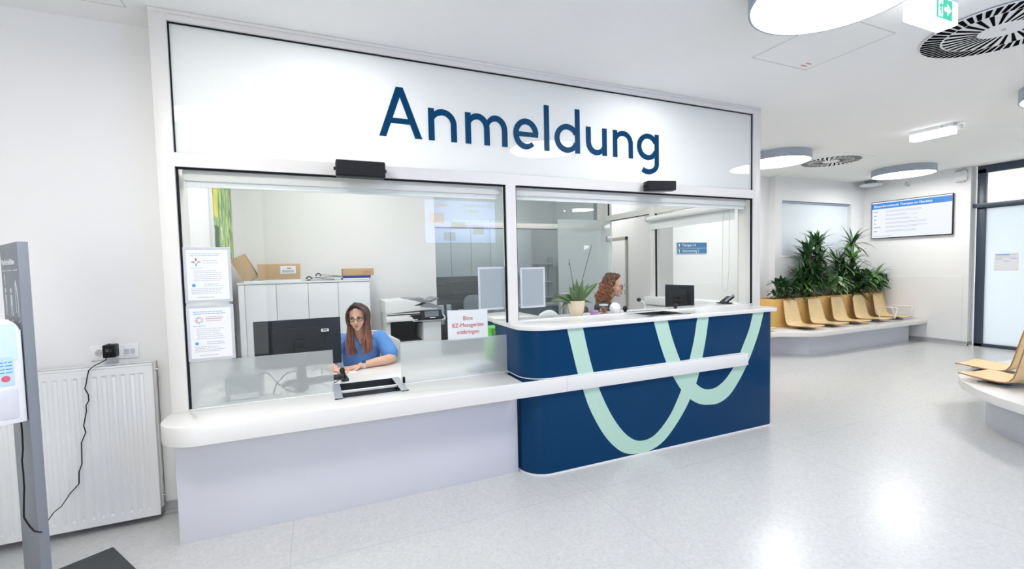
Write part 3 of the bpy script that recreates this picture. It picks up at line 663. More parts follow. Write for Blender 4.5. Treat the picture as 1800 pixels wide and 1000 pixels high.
b = B(); b.prism(rrect(.58, .86, Ht-.50, Ht-.39, .02), .001, .003, M=Mt); b.prism(rrect(.24, .46, Ht-.62, Ht-.47, .02), .001, .003, M=Mt); b.prism(rrect(.78, 1.0, .02+.03, .20, .02), .001, .003, M=Mt); obj('slide_box', b, m_tv2b, t, smooth=False)
b = B(); textlines(b, .55, .80, Ht-.26, Ht-.12, 5, .008, Mt @ Matrix.Translation((0, 0, .002)), .3); textlines(b, .26, .48, Ht-.40, Ht-.28, 5, .008, Mt @ Matrix.Translation((0, 0, .002)), .3); obj('slide_text', b, m_tv2b, t, smooth=False)
# notice on the frosted door glass (its square code left out)
t = thing('door_notice', 'small printed paper notice with blue lines taped on the frosted door glass', 'notice', (11.56, .40, 1.35))
Mn = frame_M((11.5635, .545, 1.33), (0, -1, 0)); obj('sheet', B().box(0, .30, 0, .30, -.001, 0, M=Mn), m_paper, t, smooth=False)
b = B(); b.box(.02, .19, .262, .280, 0, .0006, M=Mn); b.box(.02, .10, .198, .206, 0, .0006, M=Mn); b.box(.20, .285, .198, .206, 0, .0006, M=Mn); b.box(.11, .19, .160, .168, 0, .0006, M=Mn); obj('heading', b, mat('notice_blue', (.15, .38, .8), .6), t, smooth=False)
b = B(); textlines(b, .02, .28, .222, .246, 3, .004, Mn, .2); textlines(b, .20, .285, .262, .268, 1, .01, Mn); textlines(b, .02, .09, .02, .18, 4, .003, Mn); obj('small_print', b, mat('notice_grey', (.5, .53, .62), .6), t, smooth=False)
# direction signs
for k, (s, zz) in enumerate((('Therapie 1-4', 1.842), ('Untersuchung 2', 1.744))):
    t = thing('direction_sign', ('upper blue direction sign reading Therapie 1-4 on the hall wall', 'lower blue direction sign reading Untersuchung 2 on the hall wall')[k], 'sign', (6.83, 2.59, zz))
    Ms = frame_M((6.45, 2.585, zz+.0), (1, 0, 0)); obj('plate', B().box(-.008, .668, -.006, .096, -.014, -.001, M=Ms), m_white, t); obj('blue_panel', B().box(0, .66, 0, .088, -.001, .001, M=Ms), mat('sign_blue', (.03, .17, .36), .3), t)
    text('sign_text', s, .072, Ms @ Matrix.Translation((.10, .022, .0015)), m_white, t, sx=.82)
    b = B(); b.prism([(.035, .012), (.048, .012), (.048, .045), (.062, .045), (.0415, .076), (.021, .045), (.035, .045)], .001, .002, M=Ms); obj('arrow', b, m_white, t, smooth=False)
# ================= LEFT WALL: RADIATOR, SOCKETS, STAND =================
t = thing('radiator', 'white panel radiator under the sockets on the left wall', 'radiator', (-1.0, .23, .04))
X0, X1, Y0, Z0, Z1 = -1.9, -.13, .175, .045, 1.03
b = B()   # front panel with pressed grooves
pitch = .0345*1.0; xs = []; x = X1-.03
cols = [(X1, 0), (X1-.004, 0), (X1-.035, 0)]
x = X1-.045
while x > X0+.05:
    cols += [(x, 0), (x-.008, .009), (x-.020, .009), (x-.028, 0)]; x -= .046
cols += [(X0, 0)]
zr = [(Z0, 0), (Z0+.045, 0), (Z0+.06, 1), (Z1-.075, 1), (Z1-.06, 0), (Z1-.02, 0)]
rows = [[Vector((cx, Y0+dy*f, z)) for cx, dy in cols] for z, f in zr]
b.grid(rows); b.box(X0, X1, Y0+.001, Y0+.012, Z1-.02, Z1-.018); b.box(X0+.001, X1-.001, Y0+.0075, Y0+.015, Z0, Z1-.02, .003); obj('front_panel', b, m_white, t, ang=25)
b = B(); b.box(X1-.004, X1+.0, Y0+.004, Y0+.10, Z0+.035, Z1-.005, .0015); b.box(X0, X0+.004, Y0+.004, Y0+.10, Z0+.02, Z1-.005); b.box(X1-.0035, X1+.003, Y0+.042, Y0+.048, Z0+.03, Z1-.01)
obj('side_cover', b, m_white, t)
b = B(); b.box(X0, X1, Y0+.088, Y0+.10, Z0+.02, Z1-.02); obj('rear_panel', b, m_white, t)
b = B(); b.box(X0, X1, Y0, Y0+.018, Z1-.018, Z1-.006, .003); b.box(X0, X1, Y0+.082, Y0+.10, Z1-.018, Z1-.006, .003); x = X1-.012
while x > -1.0:
    b.box(x-.004, x, Y0+.014, Y0+.088, Z1-.013, Z1-.008); x -= .0125
obj('top_grille', b, m_white, t, smooth=False)
b = B(); b.cyl((X1, Y0+.05, Z1-.055), (X1+.02, Y0+.05, Z1-.055), .010, seg=14); b.cyl((X1, Y0+.05, .15), (X1+.012, Y0+.05, .15), .008, seg=12); obj('vent_plug', b, m_steel, t)
b = B(); b.box(-1.5, -1.47, Y0+.10, .294, .3, .8); b.box(-.5, -.47, Y0+.10, .294, .3, .8); obj('wall_bracket', b, m_white, t)
t = thing('socket_outlet', 'white triple socket frame on the left wall above the radiator', 'socket', (-.345, .285, 1.055))
Mk = frame_M((-.468, .294, 1.052), (1, 0, 0)); obj('frame', B().box(0, .243, 0, .092, 0, .010, .003, M=Mk), m_white, t)
for k in range(2):
    b = B(); x = .012+k*.076; b.box(x, x+.068, .012, .080, .010, .012, .001, M=Mk); ins = obj('socket_insert', b, m_white, t)
    b = B(); b.cyl(Mk @ Vector((x+.034, .046, .0121)), Mk @ Vector((x+.034, .046, .0135)), .022, seg=24); obj('socket_well', b, m_lgrey, ins)
    b = B()
    for q in (-.009, .009): b.cyl(Mk @ Vector((x+.034+q, .046, .0133)), Mk @ Vector((x+.034+q, .046, .0142)), .0028, seg=10)
    b.cyl(Mk @ Vector((x+.034, .063, .0133)), Mk @ Vector((x+.034, .063, .0142)), .002, seg=8); obj('socket_holes', b, m_black, ins)
b = B(); b.box(.165, .233, .012, .080, .010, .013, .001, M=Mk); ins = obj('data_insert', b, m_white, t); b = B(); b.box(.172, .196, .028, .060, .013, .015, M=Mk); b.box(.202, .226, .028, .060, .013, .015, M=Mk); obj('data_port', b, m_lgrey, ins)
t = thing('charger_plug', 'black power adapter plugged in the middle of the white socket frame', 'charger', (-.352, .25, 1.065))
obj('housing', B().box(-.385, -.322, .215, .284, 1.072, 1.152, .006), m_black, t)
b = B(); Mx_ = frame_M((-.38, .2148, 1.08), (1, 0, 0)); textlines(b, .012, .05, .03, .045, 3, .002, Mx_); obj('print', b, m_mgrey, t, smooth=False)
b = B(); b.tube([(-.352, .25, 1.15), (-.352, .24, 1.162), (-.352, .225, 1.16)], [.008, .007, .004], 8)
pts = [(197, 612), (193, 622), (184, 632), (166, 643), (156, 649), (154, 660), (151, 675), (149, 683), (155, 693), (156, 704), (151, 713), (152, 722), (147, 748), (151, 760), (143, 778), (144, 815), (139, 829), (139, 850), (123, 868), (108, 890), (95, 900), (86, 912)]
pts = [(-.352, .222, 1.161), (-.343, .2, 1.10), (-.356, .165, 1.066), (-.407, .15, 1.039), (-.434, .158, 1.015), (-.442, .16, .984), (-.452, .16, .933), (-.459, .16, .906), (-.445, .16, .87), (-.444, .16, .832), (-.459, .16, .802), (-.458, .16, .771), (-.476, .16, .683), (-.468, .16, .64), (-.492, .16, .582), (-.496, .16, .453), (-.512, .16, .407), (-.516, .16, .335), (-.561, .16, .282), (-.555, .04, .261), (-.538, -.08, .283), (-.515, -.2, .29), (-.50, -.385, .30)]
obj('cable', B().tube(resample3(pts, 90) if False else pts, .003, 6), m_black, t)
# hand sanitizer stand: a wide thin panel turned edge-on
N_ = Vector((-.373, -.617, 0)); F_ = Vector((-.578, -.294, 0)); ex = (F_-N_).normalized(); nz_ = Vector((ex.y*-1, ex.x, 0)) ; nz_ = Vector((-.845, -.534, 0)); th = .035
t = thing('sanitizer_stand', 'dark grey panel stand with white hand sanitizer dispenser in front of the radiator', 'sanitizer stand', tuple((N_+F_)/2))
Mp = Matrix((ex, nz_, Vector((0, 0, 1)))).transposed().to_4x4(); Mp.translation = N_     # local x along the width, y = outward face normal, z up
wd = (F_-N_).length
obj('panel', B().box(0, wd, -th, 0, .012, 1.74, .0015, M=Mp), mat('anthracite_panel', srgb(126, 132, 142), .45, var=.03, scale=60), t)
obj('base_plate', B().box(-.03, wd+.05, -.36, .22, 0, .010, .002, M=Mp), mat('base_plate_anthracite', (.05, .055, .06), .5), t)
mW = mat('stand_print_white', (.75, .78, .82), .6)
# lettering runs left to right as seen on the face: from F to N
Mf = Matrix((-ex, Vector((0, 0, 1)), nz_)).transposed().to_4x4(); Mf.translation = F_ + nz_*.0008
text('print', 'Händedesinfektion', .040, Mf @ Matrix.Translation((.025, 1.64, 0)), mW, t, sx=.92)
b = B()
for k in range(3):
    b.box(.03+k*.12, .12+k*.12, 1.612, 1.616, 0, .0006, M=Mf)
for k in range(2):
    x = .075+k*.12
    b.cyl(Mf @ Vector((x, 1.52, 0)), Mf @ Vector((x, 1.52, .0006)), .014, seg=12)
    for q in (-.014, .014): b.box(x+q-.004, x+q+.004, 1.40, 1.50, 0, .0006, M=Mf); b.box(x+q-.009, x+q+.009, 1.375, 1.382, 0, .0006, M=Mf)
    b.box(x-.016, x+.016, 1.45, 1.50, 0, .0006, M=Mf)
b.prism([(.070, 1.545), (.080, 1.545), (.080, 1.575), (.088, 1.575), (.075, 1.60), (.062, 1.575), (.070, 1.575)], 0, .0006, M=Mf)
b.prism([(.29, 1.55), (.30, 1.57), (.325, 1.53), (.335, 1.48), (.33, 1.40), (.322, 1.40), (.325, 1.48), (.315, 1.52), (.302, 1.545)], 0, .0006, M=Mf)
b.box(.285, .292, 1.43, 1.55, 0, .0006, M=Mf); b.box(.28, .30, 1.42, 1.427, 0, .0006, M=Mf); b.box(.318, .34, 1.375, 1.382, 0, .0006, M=Mf)
obj('pictogram', b, mW, t, smooth=False)
prof = [(.004, .93), (.004, 1.345)]+[(p[0], p[1]) for p in arc(.075, 1.335, .068, 170, 95, 6)]+[(.12, 1.395), (.17, 1.37), (.20, 1.30), (.205, 1.05), (.19, .95), (.17, .925)]
Md = Mp @ Matrix(((0, 0, 1, .012), (1, 0, 0, 0), (0, 1, 0, 0), (0, 0, 0, 1)))
dz = obj('dispenser', B().prism(prof, 0, .27, M=Md, bev=.008), mat('dispenser_white', (.80, .82, .87), .3), t)
Msd = Mp @ Matrix(((0, 0, -1, .0115), (1, 0, 0, 0), (0, 1, 0, 0), (0, 0, 0, 1)))
obj('blue_window', B().box(.022, .12, 1.215, 1.375, 0, .0015, M=Msd), mat('pale_blue_sticker', (.62, .78, .87), .3), dz)
obj('sticker', B().box(.036, .12, 1.105, 1.23, 0, .0018, M=Msd), mat('sticker_blue', (.48, .72, .85), .4), dz)
b = B(); b.cyl(Msd @ Vector((.062, 1.135, .001)), Msd @ Vector((.062, 1.135, .003)), .014, seg=20); obj('red_ring', b, mat('sticker_red', (.7, .12, .2), .5), dz)
b = B(); textlines(b, .04, .10, 1.16, 1.205, 4, .004, Msd @ Matrix.Translation((0, 0, .0016)), .3); obj('sticker_print', b, m_blue, dz, smooth=False)
obj('lower_cover', B().box(.03, .16, .955, 1.085, 0, .002, .001, M=Msd), mat('dispenser_lilac_grey', (.66, .68, .76), .35), dz)
obj('nozzle', B().cyl(Mp @ Vector((.10, .09, .90)), Mp @ Vector((.10, .09, .93)), .012, seg=12), m_white, dz)
b = B(); b.tube([Mp @ Vector(p) for p in ((.05, .02, .93), (.05, .02, .86), (.045, .022, .80), (.03, .03, .75), (.02, .03, .70), (.025, .03, .63), (.05, .03, .57), (.075, .03, .50), (.08, .03, .475), (.06, .028, .465), (.035, .02, .44), (.01, .01, .42), (-.004, -.01, .41))], .0035, 6); obj('cable', b, m_black, t)

# ================= WAITING AREA =================
def bench(name, label, poly, bpoly, cx, cy):
    t = thing(name, label, 'bench', (cx, cy, 0)); obj('bench_top', B().prism(poly, .345, .42, bev=.004), m_top, t); obj('bench_base', B().prism(bpoly, 0, .345), m_base, t, ang=30); return t
p1 = [(11.39, 1.385), (8.42, 1.385)]+[(8.27, 1.40), (8.13, 1.45), (8.0, 1.53), (7.88, 1.63), (7.76, 1.70), (7.6, 1.745), (7.4, 1.76), (7.1, 1.75), (6.95, 1.80), (6.85, 1.95), (6.83, 2.3), (6.83, 2.55), (8.66, 2.55), (8.72, 2.45), (11.39, 2.45)]
b1 = [(11.25, 1.60), (8.38, 1.63), (8.30, 1.72), (8.20, 1.86), (8.05, 1.98), (7.8, 2.05), (7.3, 2.05), (7.1, 2.1), (7.0, 2.5), (8.66, 2.5), (8.72, 2.44), (11.25, 2.44)]
bench('waiting_bench', 'white seating platform along the back wall under the plants', p1, b1, 9.8, 1.95)
p2 = [(9.2, -.93), (7.2, -.93), (6.85, -.95), (6.59, -1.03), (6.35, -1.15), (6.12, -1.34), (5.93, -1.55), (5.78, -1.80), (5.70, -2.1), (5.70, -3.1), (9.2, -3.1)]
b2 = [(9.0, -1.12), (7.3, -1.12), (6.9, -1.14), (6.62, -1.22), (6.42, -1.36), (6.25, -1.56), (6.14, -1.8), (6.08, -2.1), (6.08, -2.95), (9.0, -2.95)]
bench('waiting_bench', 'white rounded seating island at the right picture edge', p2, b2, 7.2, -2.0)
def seat_shell():
    """moulded plywood shell, faces -y, seat height about .035 above the bracket; origin on the bench top"""
    prof = [(-.235, .052), (-.225, .058), (-.20, .060), (-.10, .052), (.0, .046), (.08, .044), (.13, .050), (.165, .072), (.19, .11), (.205, .17), (.225, .27), (.245, .37), (.262, .455), (.266, .475)]
    w = [.185, .198, .205, .212, .215, .214, .212, .208, .204, .200, .192, .184, .170, .158]
    rows = []
    for (y, z), hw in zip(prof, w):
        row = []
        for k in range(11):
            u = -1+k/5; c_ = .012*u*u*(1 if y < .15 else .6); xx = u*hw
            row.append(Vector((xx, y-(c_ if y >= .15 else 0)*1.2, z+(c_ if y < .15 else 0)*.6)))
        rows.append(row)
    b = B(); b.grid(rows); return b
def make_chair(label, arm=False, loc=(0, 0, .42), rz=0, g='beech shell seats on the back wall platform'):
    t = thing('waiting_chair', label, 'chair', loc, rz, g)
    sh = obj('seat_shell', seat_shell(), m_wood, t, world=False, ang=60); md = sh.modifiers.new('t', 'SOLIDIFY'); md.thickness = .011; md.offset = 0; sh.data.materials.append(m_edge); md.material_offset_rim = 1
    b = B(); b.box(-.13, .13, -.12, .10, .0, .008, .002); b.box(-.03, .03, -.10, .08, .008, .035); b.box(-.12, .12, -.13, .09, .030, .040, .002); obj('bracket', b, m_mgrey, t, world=False)
    if arm:
        for s in (-1, 1):
            b = B(); x = s*.245; b.tube([(x, -.16, .045), (x, -.20, .22), (x, -.19, .24), (x, .12, .24), (x, .14, .225), (x, .09, .045), (s*.19, .08, .036), (s*.19, -.14, .036), (x, -.16, .045)], .011, 8); obj('armrest', b, m_white, t, world=False)
    return t
c0 = make_chair('beech shell seat nearest the office, first of five before the planter', loc=(8.47, 1.775, .42))
labs = ['second beech shell seat from the left before the planter', 'middle beech shell seat with leaves hanging over its back', 'fourth beech shell seat from the left, beside the armchair seat']
for k in range(3): dup(c0, (8.47+.645*(k+1), 1.775, .42), 0, labs[k])
make_chair('beech shell seat with white tubular armrests at the right wall end', True, (11.05, 1.775, .42))
dup(c0, (7.62, 2.02, .42), math.radians(-8), 'beech seat mostly hidden behind the right end of the blue counter', 'seats beside the counter end')
dup(c0, (7.06, -1.12, .42), math.radians(180), 'beech shell seat on the rounded island, farther of the two', 'seats on the rounded island')
dup(c0, (6.53, -1.37, .42), math.radians(170), 'beech shell seat on the rounded island, nearer of the two', 'seats on the rounded island')
# planter
t = thing('planter_box', 'long oak veneer planter box behind the row of beech seats', 'planter', (9.8, 2.27, .42))
b = B(); x0, x1, y0, y1, z0, z1 = 8.16, 11.39, 2.09, 2.46, .42, .915; 
b.box(x0, x1, y0, y0+.02, z0, z1, .002); b.box(x0, x0+.02, y0+.02, y1, z0, z1, .002); b.box(x1-.02, x1, y0+.02, y1, z0, z1); b.box(x0+.02, x1-.02, y1-.02, y1, z0, z1)
obj('planter_body', b, m_woodp, t); tag(obj('soil', B().box(x0+.02, x1-.02, y0+.02, y1-.02, z0+.3, z1-.05), m_soil, t), kind='stuff')
def blade(b, base, dirv, L, w, droop, fold=.25, n=6, up=None, lim=True):
    """one arching leaf"""
    d = Vector(dirv).normalized(); p = Vector(base); side = d.cross(Vector(up) if up else Vector((0, 0, 1)))
    if side.length < .05: side = Vector((1, 0, 0))
    side.normalize(); rows = []
    for i in range(n+1):
        s = i/n; ww = w*(math.sin(PI*min(1, (s*.93+.07))**.8))*.5+.0012*(1-s)
        nn = side.cross(d).normalized()
        row = [p-side*ww+nn*ww*fold, p.copy(), p+side*ww+nn*ww*fold]
        if lim:
            for q in row: q.y = min(q.y, 2.478); q.x = min(q.x, 11.385)
        rows.append(row); p = p+d*(L/n); d = (d+Vector((0, 0, -droop/n))).normalized()
    b.grid(rows)
def dracaena(cx, cy, label, canes, zt, mats, seed, L=.42, w=.042, rad=.16, nleaf=34):
    rnd = random.Random(seed); t = thing('potted_dracaena', label, 'plant', (cx, cy, .86)); bc = B(); lf = [B(), B()]
    for k in range(canes):
        a = 2*PI*k/canes+rnd.random(); r = rad*rnd.uniform(.3, 1); zz = zt*rnd.uniform(.62, 1) if k else zt
        x0_, y0_ = cx+.35*r*math.cos(a), cy+.2*r*math.sin(a); x1_, y1_ = cx+r*1.6*math.cos(a), cy+r*.8*math.sin(a)
        pts = [(x0_, y0_, .84), (x0_*.7+x1_*.3, y0_*.7+y1_*.3, .86+(zz-.86)*.4), (x1_, y1_, zz)]; bc.tube(pts, [.020, .017, .012], 8)
        for h_ in (0, .45, .75):
            if h_ and rnd.random() < .15: continue
            bz = zz-(zz-.95)*h_*.8; px = x1_*(1-h_*.5)+x0_*h_*.5; py = y1_*(1-h_*.5)+y0_*h_*.5
            for q in range(nleaf):
                az = q*2.399+k; el = rnd.uniform(-.15, 1.25) if h_ == 0 else rnd.uniform(-.3, .9)
                d = Vector((math.cos(az)*math.cos(el), math.sin(az)*math.cos(el)*.75, math.sin(el)))
                bs = Vector((px, py, bz-.12*rnd.random()))
                if d.y > 0: d.y *= .45
                blade(lf[rnd.random() < .35], bs+d*.01, d, L*rnd.uniform(.7, 1.1), w*rnd.uniform(.8, 1.2), rnd.uniform(.5, 1.5))
    obj('cane', bc, m_bark, t); tag(obj('foliage', lf[0], mats[0], t, ang=80), kind='stuff'); tag(obj('foliage', lf[1], mats[1], t, ang=80), kind='stuff'); return t
dracaena(9.30, 2.22, 'tall green dracaena at the left of the planter, before the wall window', 5, 1.88, (m_leafd, m_leaf), 3, .40, .045, .20, 32)
dracaena(10.42, 2.22, 'tall green dracaena at the right of the planter, beside the wall screen', 5, 1.92, (m_leafd, m_leaf), 11, .44, .042, .22, 32)
def bush(cx, cy, label, n, R, L, w, m, seed, z=.93, droop=1.1, name='leafy_shrub'):
    rnd = random.Random(seed); t = thing(name, label, 'plant', (cx, cy, .86)); b = B(); st = B()
    for k in range(n):
        az = rnd.uniform(0, 2*PI); el = rnd.uniform(.0, 1.3); r = rnd.uniform(0, R)
        bs = Vector((cx+r*math.cos(az), cy+r*.5*math.sin(az), z+rnd.uniform(0, R*1.1)))
        d = Vector((math.cos(az)*math.cos(el), math.sin(az)*math.cos(el)-.2, math.sin(el)))
        if d.y > 0: d.y *= .4
        if k % 4 == 0: st.tube([(cx+.3*(bs.x-cx), cy, .86), tuple(bs)], .004, 5)
        blade(b, bs, d, L*rnd.uniform(.7, 1.15), w*rnd.uniform(.8, 1.2), droop*rnd.uniform(.6, 1.3), .15)
    obj('stem', st, m_bark, t); tag(obj('foliage', b, m, t, ang=80), kind='stuff')
bush(8.48, 2.16, 'low dark-leaved shrub at the left end of the planter', 130, .24, .20, .055, m_leafd, 5)
bush(9.82, 2.13, 'pale-leaved plant trailing over the planter edge between the dracaenas', 80, .20, .27, .075, m_leafl, 8, 1.0, 2.2)
bush(11.06, 2.14, 'broad-leaved dark green plant at the right end of the planter', 110, .23, .26, .085, m_leaf, 9, 1.02, 1.7)
bush(8.95, 2.14, 'medium green undergrowth between the dark shrub and the left dracaena', 80, .20, .20, .05, m_leaf, 15, .95, 1.2)

# ================= ON THE HIGH COUNTER =================
CT = 1.1335
t = thing('potted_orchid', 'orchid without flowers in a beige pot on the high counter', 'potted plant', (2.935, .045, CT))
cx, cy = 2.935, .085
b = B(); b.lathe([(.046, 0), (.050, .004), (.064, .05), (.072, .10), (.073, .138), (.069, .138), (.066, .11), (.02, .10)], (cx, cy, CT), 28); obj('pot', b, mat('beige_clay', srgb(222, 204, 178), .7, var=.04, bump=.1), t)
tag(obj('bark_mix', B().lathe([(.064, .118), (.03, .124)], (cx, cy, CT), 20), m_soil, t), kind='stuff')
b = B(); z = CT+.12
for az, el, L, w, dr in ((172, 24, .25, .070, .75), (165, 40, .20, .060, .9), (150, 62, .17, .075, .2), (118, 78, .19, .058, .1), (75, 76, .21, .055, .15), (50, 58, .22, .05, .3), (18, 42, .30, .062, .45), (-12, 18, .15, .032, 1.0), (190, 22, .19, .036, 1.7), (28, 52, .22, .05, .4)):
    a = math.radians(az); e = math.radians(el); d = Vector((math.cos(a)*math.cos(e), -.25*abs(math.cos(e)) if az in (150, 110) else math.sin(a)*.35*math.cos(e), math.sin(e))); blade(b, (cx+.01*math.cos(a), cy, z), d, L, w, dr, .3, 8, (0, -1, .55), False)
obj('leaf', b, mat('orchid_leaf', srgb(78, 106, 58), .35, var=.2, scale=12), t, ang=80, solid=.002)
b = B(); b.tube([(cx+.005, cy, z), (cx-.03, cy-.005, z+.14), (cx-.075, cy-.01, CT+.50)], .0028, 6); b.tube([(cx+.01, cy, z), (cx+.06, cy-.005, z+.2), (cx+.155, cy-.015, CT+.62)], .0028, 6); b.ell((cx-.073, cy-.01, CT+.46), (.008, .008, .006), 8); obj('flower_stem', b, mat('flower_stem_dark', (.06, .06, .05), .6), t)
t = thing('candle_bowl', 'small round purple glass bowl beside the beige flower pot', 'bowl', (3.10, .05, CT)); b = B(); b.lathe([(.022, 0), (.034, .008), (.040, .028), (.039, .044), (.036, .046), (.034, .044), (.036, .028), (.02, .012)], (3.10, .06, CT), 24); obj('bowl', b, mat('purple_glass', srgb(176, 140, 190), .15), t)
b = B()
for k in range(10): a = k*PI/5; b.ell((3.10+.0395*math.cos(a), .06+.0395*math.sin(a), CT+.028), (.006, .006, .006), 6)
obj('stud', b, mat('purple_stud', srgb(140, 96, 160), .2), t)
t = thing('sweets_jar', 'glass jar of coloured sweets between purple bowl and white egg', 'jar', (3.20, .06, CT)); b = B(); b.lathe([(.036, 0), (.038, .004), (.038, .082), (.034, .082), (.034, .006)], (3.20, .06, CT), 24); obj('jar', b, m_glass, t)
rnd = random.Random(4); cols = [mat('sweet_'+n, srgb(*c), .4) for n, c in (('rose', (220, 120, 110)), ('cream', (240, 225, 200)), ('brown', (120, 80, 60)), ('yellow', (230, 190, 90)))]
for q in range(4):
    b = B()
    for k in range(20): a = rnd.random()*2*PI; r = .026*rnd.random()**.5; b.ell((3.20+r*math.cos(a), .06+r*math.sin(a), CT+.012+.058*rnd.random()), (.0075, .006, .006), 7)
    tag(obj('sweets', b, cols[q], t), kind='stuff')
b = B(); b.lathe([(.040, .082), (.040, .095), (.0, .097)], (3.20, .06, CT), 24); obj('lid', b, m_lgrey, t)
t = thing('ceramic_egg', 'white pierced ceramic egg standing on the high counter', 'ornament', (3.325, .06, CT)); b = B()
b.lathe([(.012, 0), (.032, .008), (.047, .035), (.050, .055), (.043, .078), (.028, .094), (.012, .101), (.001, .103)], (3.325, .06, CT), 32); obj('egg', b, m_white, t, ang=60)
b = B()
for k in range(-3, 4):
    for j in range(4):
        x = 3.325+k*.009; zz = CT+.032+j*.013; 
        rr = .049*math.sqrt(max(.05, 1-((zz-CT-.052)/.055)**2)); yy = .06-math.sqrt(max(0, rr*rr-(k*.009)**2)); b.ell((x, yy, zz), (.0022, .0015, .0045), 6)
obj('pierced_pattern', b, m_lgrey, t)
t = thing('desk_phone', 'black desk phone on the counter at the right end of the office window', 'telephone', (4.92, .25, CT)); Mh = Matrix.Translation((4.92, .25, CT)) @ Matrix.Rotation(math.radians(-15), 4, 'Z')
b = B(); b.box(-.075, .03, -.07, .07, 0, .010, .003, M=Mh); b.box(-.02, .0, -.05, .05, .01, .035, M=Mh); obj('base', b, m_dgrey, t); b = B(); b.box(-.055, .055, -.065, .065, -.006, .006, .004, M=Mh @ Matrix.Translation((.012, 0, .042)) @ Matrix.Rotation(math.radians(-34), 4, 'Y')); obj('key_panel', b, m_black, t)
b = B(); b.tube([Mh @ Vector((-.038, -.045, .022)), Mh @ Vector((.01, -.045, .060)), Mh @ Vector((.058, -.045, .090))], [.013, .009, .013], 10); obj('handset', b, m_mgrey, t)
for k, (x, lab) in enumerate(((1.18, 'x'),)): pass
for (x, y, z0, r, lab) in ((3.52, .17, CT, .022, 'round black puck knob standing at the rear of the high counter tray'), (4.07, .10, CT, .020, 'round black knob on the high counter in front of the monitor')):
    b = B(); b.ell((x, y, z0+.028), (r, r, .028), 14); b.cyl((x, y, z0), (x, y, z0+.02), r*.6, seg=12); tag(obj('webcam', b, m_black), lab, 'webcam')
t = thing('gooseneck_microphone', 'white gooseneck cable microphone in front of the woman with red curls', 'microphone', (3.74, .16, CT)); b = B(); b.tube([(3.74, .16, CT), (3.74, .15, CT+.05), (3.72, .15, CT+.085), (3.69, .16, CT+.10)], .005, 8); obj('neck', b, m_white, t); obj('head', B().ell((3.68, .165, CT+.105), (.024, .018, .020), 12), m_black, t)
# monitor of the right desk
m_panel = mat('monitor_slate_plastic', (.014, .018, .027), .35, spec=.2)
def monitor(label, Mo, w, h, m_back, brand=False, arm=False):
    """local: x width, y up, z toward the back side; origin bottom centre of the panel"""
    t = thing('computer_monitor', label, 'monitor', tuple(Mo.translation))
    obj('screen_panel', B().box(-w/2, w/2, 0, h, -.012, .008, .004, M=Mo), m_panel, t)
    obj('display', B().box(-w/2+.008, w/2-.008, .012, h-.008, -.0135, -.012, M=Mo), m_tvwhite, t)
    b = B(); b.prism(rrect(-w*.32, w*.30, h*.02, h*.82, .012), .008, .03, M=Mo, bev=.005); obj('back_cover', b, m_back, t)
    return t
Mo = frame_M((4.465, .465, 1.045), (.03, -.37, 0)); Mo = Mo
t = monitor('black computer monitor seen from behind at the right desk', Mo, .385, .30, m_dgrey)
b = B(); b.box(.11, .155, .03, .21, .03, .075, .006, M=Mo); obj('arm_post', b, m_black, t); b = B(); b.tube([Mo @ Vector((-.02, .14, .03)), Mo @ Vector((.03, .135, .06)), Mo @ Vector((.12, .13, .06))], .012, 8); b.box(-.05, .03, .09, .18, .03, .04, .004, M=Mo); obj('arm', b, m_black, t)
b = B(); b.cyl(Mo @ Vector((.132, .03, .05)), Mo @ Vector((.132, -.31, .05)), .014, seg=12); b.cyl(Mo @ Vector((.132, -.31, .05)), Mo @ Vector((.132, -.30, .05)), .06, seg=20); obj('arm_foot', b, m_black, t)
t = thing('office_desk', 'white desk behind the high counter at the right office window', 'desk', (3.9, .7, 0)); obj('desk_top', B().box(2.62, 4.90, .31, .93, .70, .735, .003), m_top, t)
b = B(); b.box(4.80, 4.84, .33, .9, 0, .70); obj('desk_panel', b, m_offw, t); b = B(); b.box(2.66, 2.70, .33, .9, 0, .70); obj('desk_panel', b, m_offw, t)
# ================= OFFICE INTERIOR =================
# cabinet row with five fronts
t = thing('filing_cabinet', 'row of tall white filing cabinets against the office back wall', 'cabinet', (.76, 2.44, 0))
obj('cabinet_body', B().box(.085, 1.433, 2.256, 2.65, 0, 1.455), m_offw, t); obj('top_panel', B().box(.08, 1.438, 2.23, 2.653, 1.455, 1.477, .002), m_offw, t)
xs = [.088, .147, .448, .766, 1.08, 1.43]
for k in range(5): obj('door', B().box(xs[k]+.002, xs[k+1]-.002, 2.236, 2.2555, .05, 1.45, .0015), m_offw, t)
obj('shadow_gap', B().box(.09, 1.43, 2.2545, 2.2565, .05, 1.452), m_mgrey, t)
t0 = 1.477
t = thing('cardboard_box', 'narrow kraft box leaning tilted at the left end of the cabinets', 'box', (.16, 2.4, t0)); Mb = Matrix.Translation((.165, 2.36, t0+.03)) @ Matrix.Rotation(math.radians(-24), 4, 'Y') 
obj('carton', B().box(-.075, .075, -.06, .06, -.01, .27, .001, M=Matrix.Translation((.205, 2.36, t0+.035)) @ Matrix.Rotation(math.radians(-27), 4, 'Y')), m_kraft, t)
obj('side_panel', B().box(.076, .0765, -.058, .058, -.008, .268, M=Matrix.Translation((.205, 2.36, t0+.035)) @ Matrix.Rotation(math.radians(-27), 4, 'Y')), mat('kraft_shadow_side', srgb(176, 142, 100), .8), t)  # thin darker sheet: shade painted onto one side of the carton
t = thing('paper_stack', 'flat stack of white papers under the labelled carton', 'papers', (.45, 2.36, t0)); b = B(); b.box(.14, .50, 2.26, 2.50, t0, t0+.018, .001); b.box(.34, .70, 2.255, 2.5, t0, t0+.022, .001); obj('sheets', b, m_paper, t)
